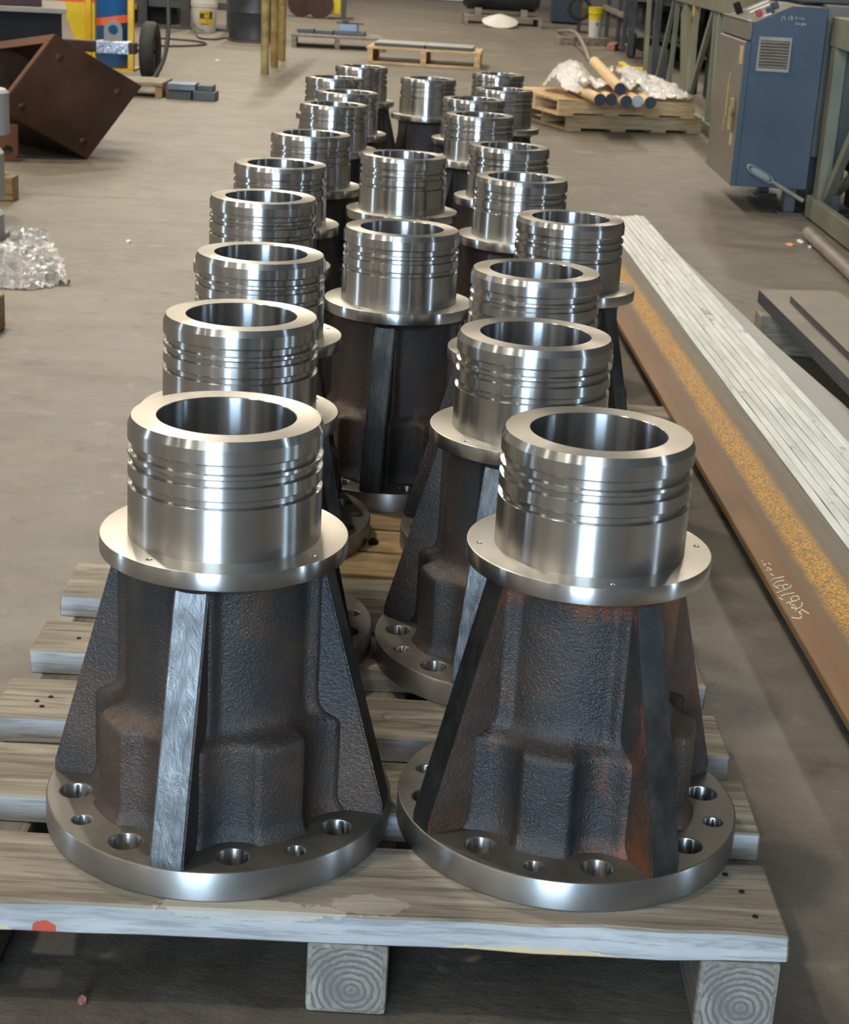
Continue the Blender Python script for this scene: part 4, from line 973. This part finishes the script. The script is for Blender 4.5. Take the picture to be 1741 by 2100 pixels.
# panel clutter: the slope starts at the lid edge and rises to the right
def slope(x): return .84 + (x - 1.334) * .08 / .166
for (x, y, w, d, hh, mt, lb) in ((1.37, 8.45, .03, .05, .055, 'black', 'black clamp on the control panel'), (1.385, 7.98, .025, .03, .03, 'red', 'red switch on the control panel'), (1.42, 7.90, .03, .035, .03, 'dark_steel', 'dark knob at the front of the control panel'),
        (1.46, 8.02, .03, .04, .03, 'dark_steel', 'dark gauge at the top of the control panel'), (1.43, 8.25, .10, .03, .008, 'paper', 'white ruler on the control panel'), (1.45, 8.42, .11, .02, .008, 'paper', 'pale strip of paper on the control panel'), (1.40, 7.87, .04, .02, .006, 'paper', 'small white card at the front of the control panel')):
    bm = bmesh.new(); an = -math.atan(.08 / .166); vs, fs = box(bm, -w / 2, w / 2, -d / 2, d / 2, .0005, hh, T(x, y, slope(x), ry=an))
    tag(link('control_item', finish(bm, 'control_item', mt, .004, None, 2)), lb, 'control', 'items on the cabinet control panel')

# ------------------------------------------------------------------ roller-table frames along the right
def frame_leg(p, y0, z0, y1, z1, w, x=1.72, t=.03, mat='frame_green'):
    return part('leg_bar', p, mat, lambda b: bar(b, (x, y0, z0), (x, y1, z1), w, t, (1, 0, 0)))
ft = thing('roller_table', 'far grey-green steel table frame with slanted legs beyond the blue cabinet', 'frame', (0, 0, 0), 0, 'grey-green table frames')
part('top_beam', ft, 'frame_green', lambda b: box(b, 1.69, 1.79, 10.0, 17.0, .77, .90), .004)
part('bottom_rail', ft, 'frame_green', lambda b: box(b, 1.70, 1.74, 9.9, 15.5, 0.0, .07), .003)
for L in ((13.76, .77, 14.50, .071, .05), (13.55, .77, 13.66, .071, .05), (13.10, .77, 12.62, .071, .30), (12.50, .77, 12.36, .071, .06), (11.65, .77, 12.50, .071, .055), (11.54, .77, 11.46, .071, .05), (11.37, .77, 11.18, .071, .10), (15.6, .77, 15.4, .071, .1)): frame_leg(ft, *L)
nt = thing('roller_table', 'near grey-green steel table frame with diagonal braces at the right edge', 'frame', (0, 0, 0), 0, 'grey-green table frames')
part('top_beam', nt, 'frame_green', lambda b: box(b, 1.69, 2.4, 5.2, 7.86, .755, .885), .004)
part('bottom_rail', nt, 'frame_green', lambda b: box(b, 1.655, 1.69, 5.2, 7.78, .012, .105), .003)
part('post', nt, 'frame_green', lambda b: box(b, 1.691, 1.745, 7.72, 7.82, 0, .7545), .003)
part('post', nt, 'slate', lambda b: box(b, 1.746, 1.80, 7.73, 7.81, 0, .7545), .003)
part('brace', nt, 'frame_green', lambda b: bar(b, (1.72, 7.75, .03), (1.72, 7.0, .70), .05, .03, (1, 0, 0)))
part('brace', nt, 'frame_green', lambda b: bar(b, (1.775, 7.70, .14), (1.775, 6.6, .55), .04, .03, (1, 0, 0)))
mc = thing('machine_housing', 'dark teal and slate machine housing under the near table frame', 'machine', (0, 0, 0))
part('lower_panel', mc, 'teal', lambda b: box(b, 1.90, 2.6, 6.0, 8.6, .18, .50), .005)
part('upper_panel', mc, 'slate', lambda b: box(b, 1.92, 2.6, 6.0, 8.5, .501, .75), .005)
part('foot', mc, 'black', lambda b: box(b, 1.95, 2.5, 6.2, 6.5, 0, .1795)); part('foot', mc, 'black', lambda b: box(b, 1.95, 2.5, 7.9, 8.3, 0, .1795))
gb = thing('grey_enclosure', 'tall grey-brown enclosure right behind the blue control cabinet', 'cabinet', (0, 0, 0))
part('enclosure_body', gb, 'cab_grey', lambda b: box(b, 1.69, 1.85, 7.98, 8.7, .25, .93), .006)
part('top_ledge', gb, 'slate', lambda b: box(b, 1.60, 2.3, 8.1, 8.7, .931, 1.0), .006)
part('stand', gb, 'dark_steel', lambda b: box(b, 1.72, 1.82, 8.1, 8.6, 0, .2495))
bm = bmesh.new(); tube(bm, [(1.548, 7.14, .0285), (1.535, 6.5, .0285), (1.50, 5.0, .0285)], .028, 20); tag(link('steel_pipe', finish(bm, 'steel_pipe', 'plate', 0, 50)), 'grey-brown pipe lying on the floor along the near table frame', 'pipe')

# ------------------------------------------------------------------ racks at the back right
rk = thing('storage_rack', 'dark steel storage rack of posts and shelves beyond the wrapped rolls', 'rack', (0, 0, 0))
for (x, y, w) in ((1.98, 20.2, .05), (2.02, 21.4, .05), (2.03, 18.3, .05), (2.02, 17.4, .06), (2.0, 22.8, .05), (2.9, 18.3, .06), (2.9, 21.4, .06), (2.9, 24, .06)):
    part('post', rk, 'slate' if w > .055 else 'dark_steel', lambda b: box(b, x - w / 2, x + w / 2, y - .04, y + .04, 0, 1.9))
part('back_panel', rk, 'black', lambda b: box(b, 2.95, 3.0, 16.5, 25, 0, 1.9))
for z in (.28, .62, 1.0): part('shelf', rk, 'dark_steel', lambda b: box(b, 2.06, 2.86, 17.3, 24.0, z, z + .03))
part('shelf_edge', rk, 'timber', lambda b: box(b, 1.93, 1.952, 20.2, 22.8, .38, .44))
for i, (x, y, z, w, d, hh, mt) in enumerate(((2.2, 18.6, .3105, .4, .4, .2, 'black'), (2.25, 19.4, .3105, .35, .5, .25, 'slate'), (2.2, 20.6, .3105, .4, .5, .18, 'dark_steel'), (2.25, 17.6, .6505, .4, .5, .2, 'block_dark'), (2.2, 19.0, .6505, .4, .6, .22, 'black'), (2.2, 21.8, .3105, .4, .6, .2, 'block_dark'))):
    bm = bmesh.new(); box(bm, x, x + w, y, y + d, z, z + hh)
    tag(link('storage_bin', finish(bm, 'storage_bin', mt, .01)), ['black bin low on the dark rack, nearest', 'slate bin on the lower rack shelf', 'dark bin on the lower rack shelf, third along', 'grey bin on the upper rack shelf, nearest', 'black bin on the upper rack shelf', 'grey bin low on the dark rack, farthest'][i], 'bin', 'bins on the dark rack')
ht_ = thing('hand_truck', 'dark hand truck with one black wheel leaning at the rack', 'hand truck', (0, 0, 0))
part('wheel', ht_, 'rubber', lambda b: wheel(b, 1.935, 2.02, 19.275, .135, .134), 0, 40)
part('frame', ht_, 'dark_steel', lambda b: [box(b, 1.90, 1.93, 18.98, 19.02, .05, 1.1), box(b, 1.90, 1.93, 18.6, 18.64, .05, 1.1), box(b, 1.90, 1.93, 18.64, 18.98, .30, .33), box(b, 1.90, 1.93, 18.64, 18.98, .6, .63)])
part('axle', ht_, 'vent', lambda b: cyl(b, (1.915, 19.275, .135), (1.915, 19.0, .135), .012))
dp = thing('dark_post_box', 'dark grey upright steel channel standing behind the yellow bracket', 'column', (0, 0, 0))
part('channel_web', dp, 'slate', lambda b: box(b, 1.79, 1.80, 15.55, 16.1, 0, .30)); part('channel_flange', dp, 'slate', lambda b: box(b, 1.801, 1.93, 15.55, 15.57, 0, .30)); part('channel_flange', dp, 'slate', lambda b: box(b, 1.801, 1.93, 16.08, 16.1, 0, .30))
# pallets stacked behind the slanted legs
for k in range(6):
    t = thing('wood_pallet', ['bottom', 'second from bottom', 'third from bottom', 'fourth from bottom', 'fifth from bottom', 'top'][k] + ' pallet of the stack behind the slanted table legs', 'pallet', (0, 0, .115 * k), 0, 'pallet stack behind the table legs')
    mt = ('wood_fresh', 'wood', 'wood_pale', 'wood', 'wood', 'timber')[k]; dx = (.0, .03, -.01, .02, .0, .04)[k]
    part('deck', t, mt, lambda b: [box(b, 1.86 + dx, 2.7, 11.0 + .2 * j, 11.17 + .2 * j, .091, .113) for j in range(7)])
    for y in (11.02, 11.6, 12.3): part('stringer', t, mt, lambda b: box(b, 1.86 + dx, 2.7, y, y + .05, .0005, .0905))
yd = thing('yellow_guard', 'yellow guard plate behind the slanted table legs', 'guard', (0, 0, 0))
part('guard_plate', yd, 'yellow', lambda b: [box(b, 2.02, 2.04, 14.6, 14.95, .30, .75)], .003)
part('guard_stand', yd, 'black', lambda b: [box(b, 2.041, 2.08, 14.6, 14.95, 0, .8)], .003)
bk = thing('dark_machine', 'large dark machine body standing behind the table frames', 'machine', (0, 0, 0))
part('machine_body', bk, 'black', lambda b: box(b, 2.85, 3.6, 9.0, 16.0, 0, 1.7), .01)
part('side_cover', bk, 'teal', lambda b: box(b, 2.10, 2.8, 12.9, 14.4, 0, 1.2), .01)

# ------------------------------------------------------------------ small debris
def scrap(name, label, x, y, z, sx, sy, mat, seed, cat='scrap'):
    r = random.Random(seed); bm = bmesh.new(); n = 9
    top = [bm.verts.new((sx * cos(2 * pi * k / n) * r.uniform(.6, 1.1), sy * sin(2 * pi * k / n) * r.uniform(.6, 1.1), r.uniform(.003, .008))) for k in range(n)]
    bot = [bm.verts.new((v.co.x, v.co.y, .0005)) for v in top]; c = bm.verts.new((0, 0, .011))
    for k in range(n):
        bm.faces.new((top[k], top[(k + 1) % n], c)); bm.faces.new((bot[k], bot[(k + 1) % n], top[(k + 1) % n], top[k]))
    bm.faces.new(bot[::-1]); bmesh.ops.recalc_face_normals(bm, faces=bm.faces)
    tag(link(name, finish(bm, name, mat), None, (x, y, z)), label, cat)
scrap('dry_leaf', 'small orange dry leaf on the floor by the pipe end', 1.441, 6.969, 0, .022, .03, 'leaf', 1, 'leaf')
scrap('paper_scrap', 'white scrap on the floor at the pipe end', 1.502, 7.07, 0, .014, .05, 'paper', 2)
scrap('paper_scrap', 'tiny white scrap on the floor just in front of the pipe end', 1.515, 6.93, 0, .008, .02, 'paper', 3)
scrap('paper_scrap', 'small pale chip on the floor near the corner of the dark plates', .965, 5.27, 0, .014, .014, 'paper', 4)
scrap('paint_chip', 'pink paint chip on the dark floor in front of the pallet', -.34, 1.555, 0, .0055, .0045, 'pink', 5, 'chip')
scrap('paper_scrap', 'small white chip on the open floor left of the castings', -1.14, 6.16, 0, .010, .02, 'paper', 6)
scrap('paper_scrap', 'white paper bit on the floor beyond the cart tyre', -2.05, 15.3, 0, .025, .06, 'paper', 7)
bm = bmesh.new(); tube(bm, [(.012 * cos(a) - .03, 2.045 + .010 * sin(a), DECK + .002 + .0006 * k) for k, a in enumerate([pi * .3 * j for j in range(6)])], .0006, 5)
tag(link('steel_shaving', finish(bm, 'steel_shaving', 'shaving', 0, 60)), 'thin curled steel shaving on the pallet board between the two front castings', 'shaving')
scrap('oily_lump', 'small dark lump on the golden boards between the second castings', -.085, 2.726, DECK, .012, .012, 'black', 8, 'lump')
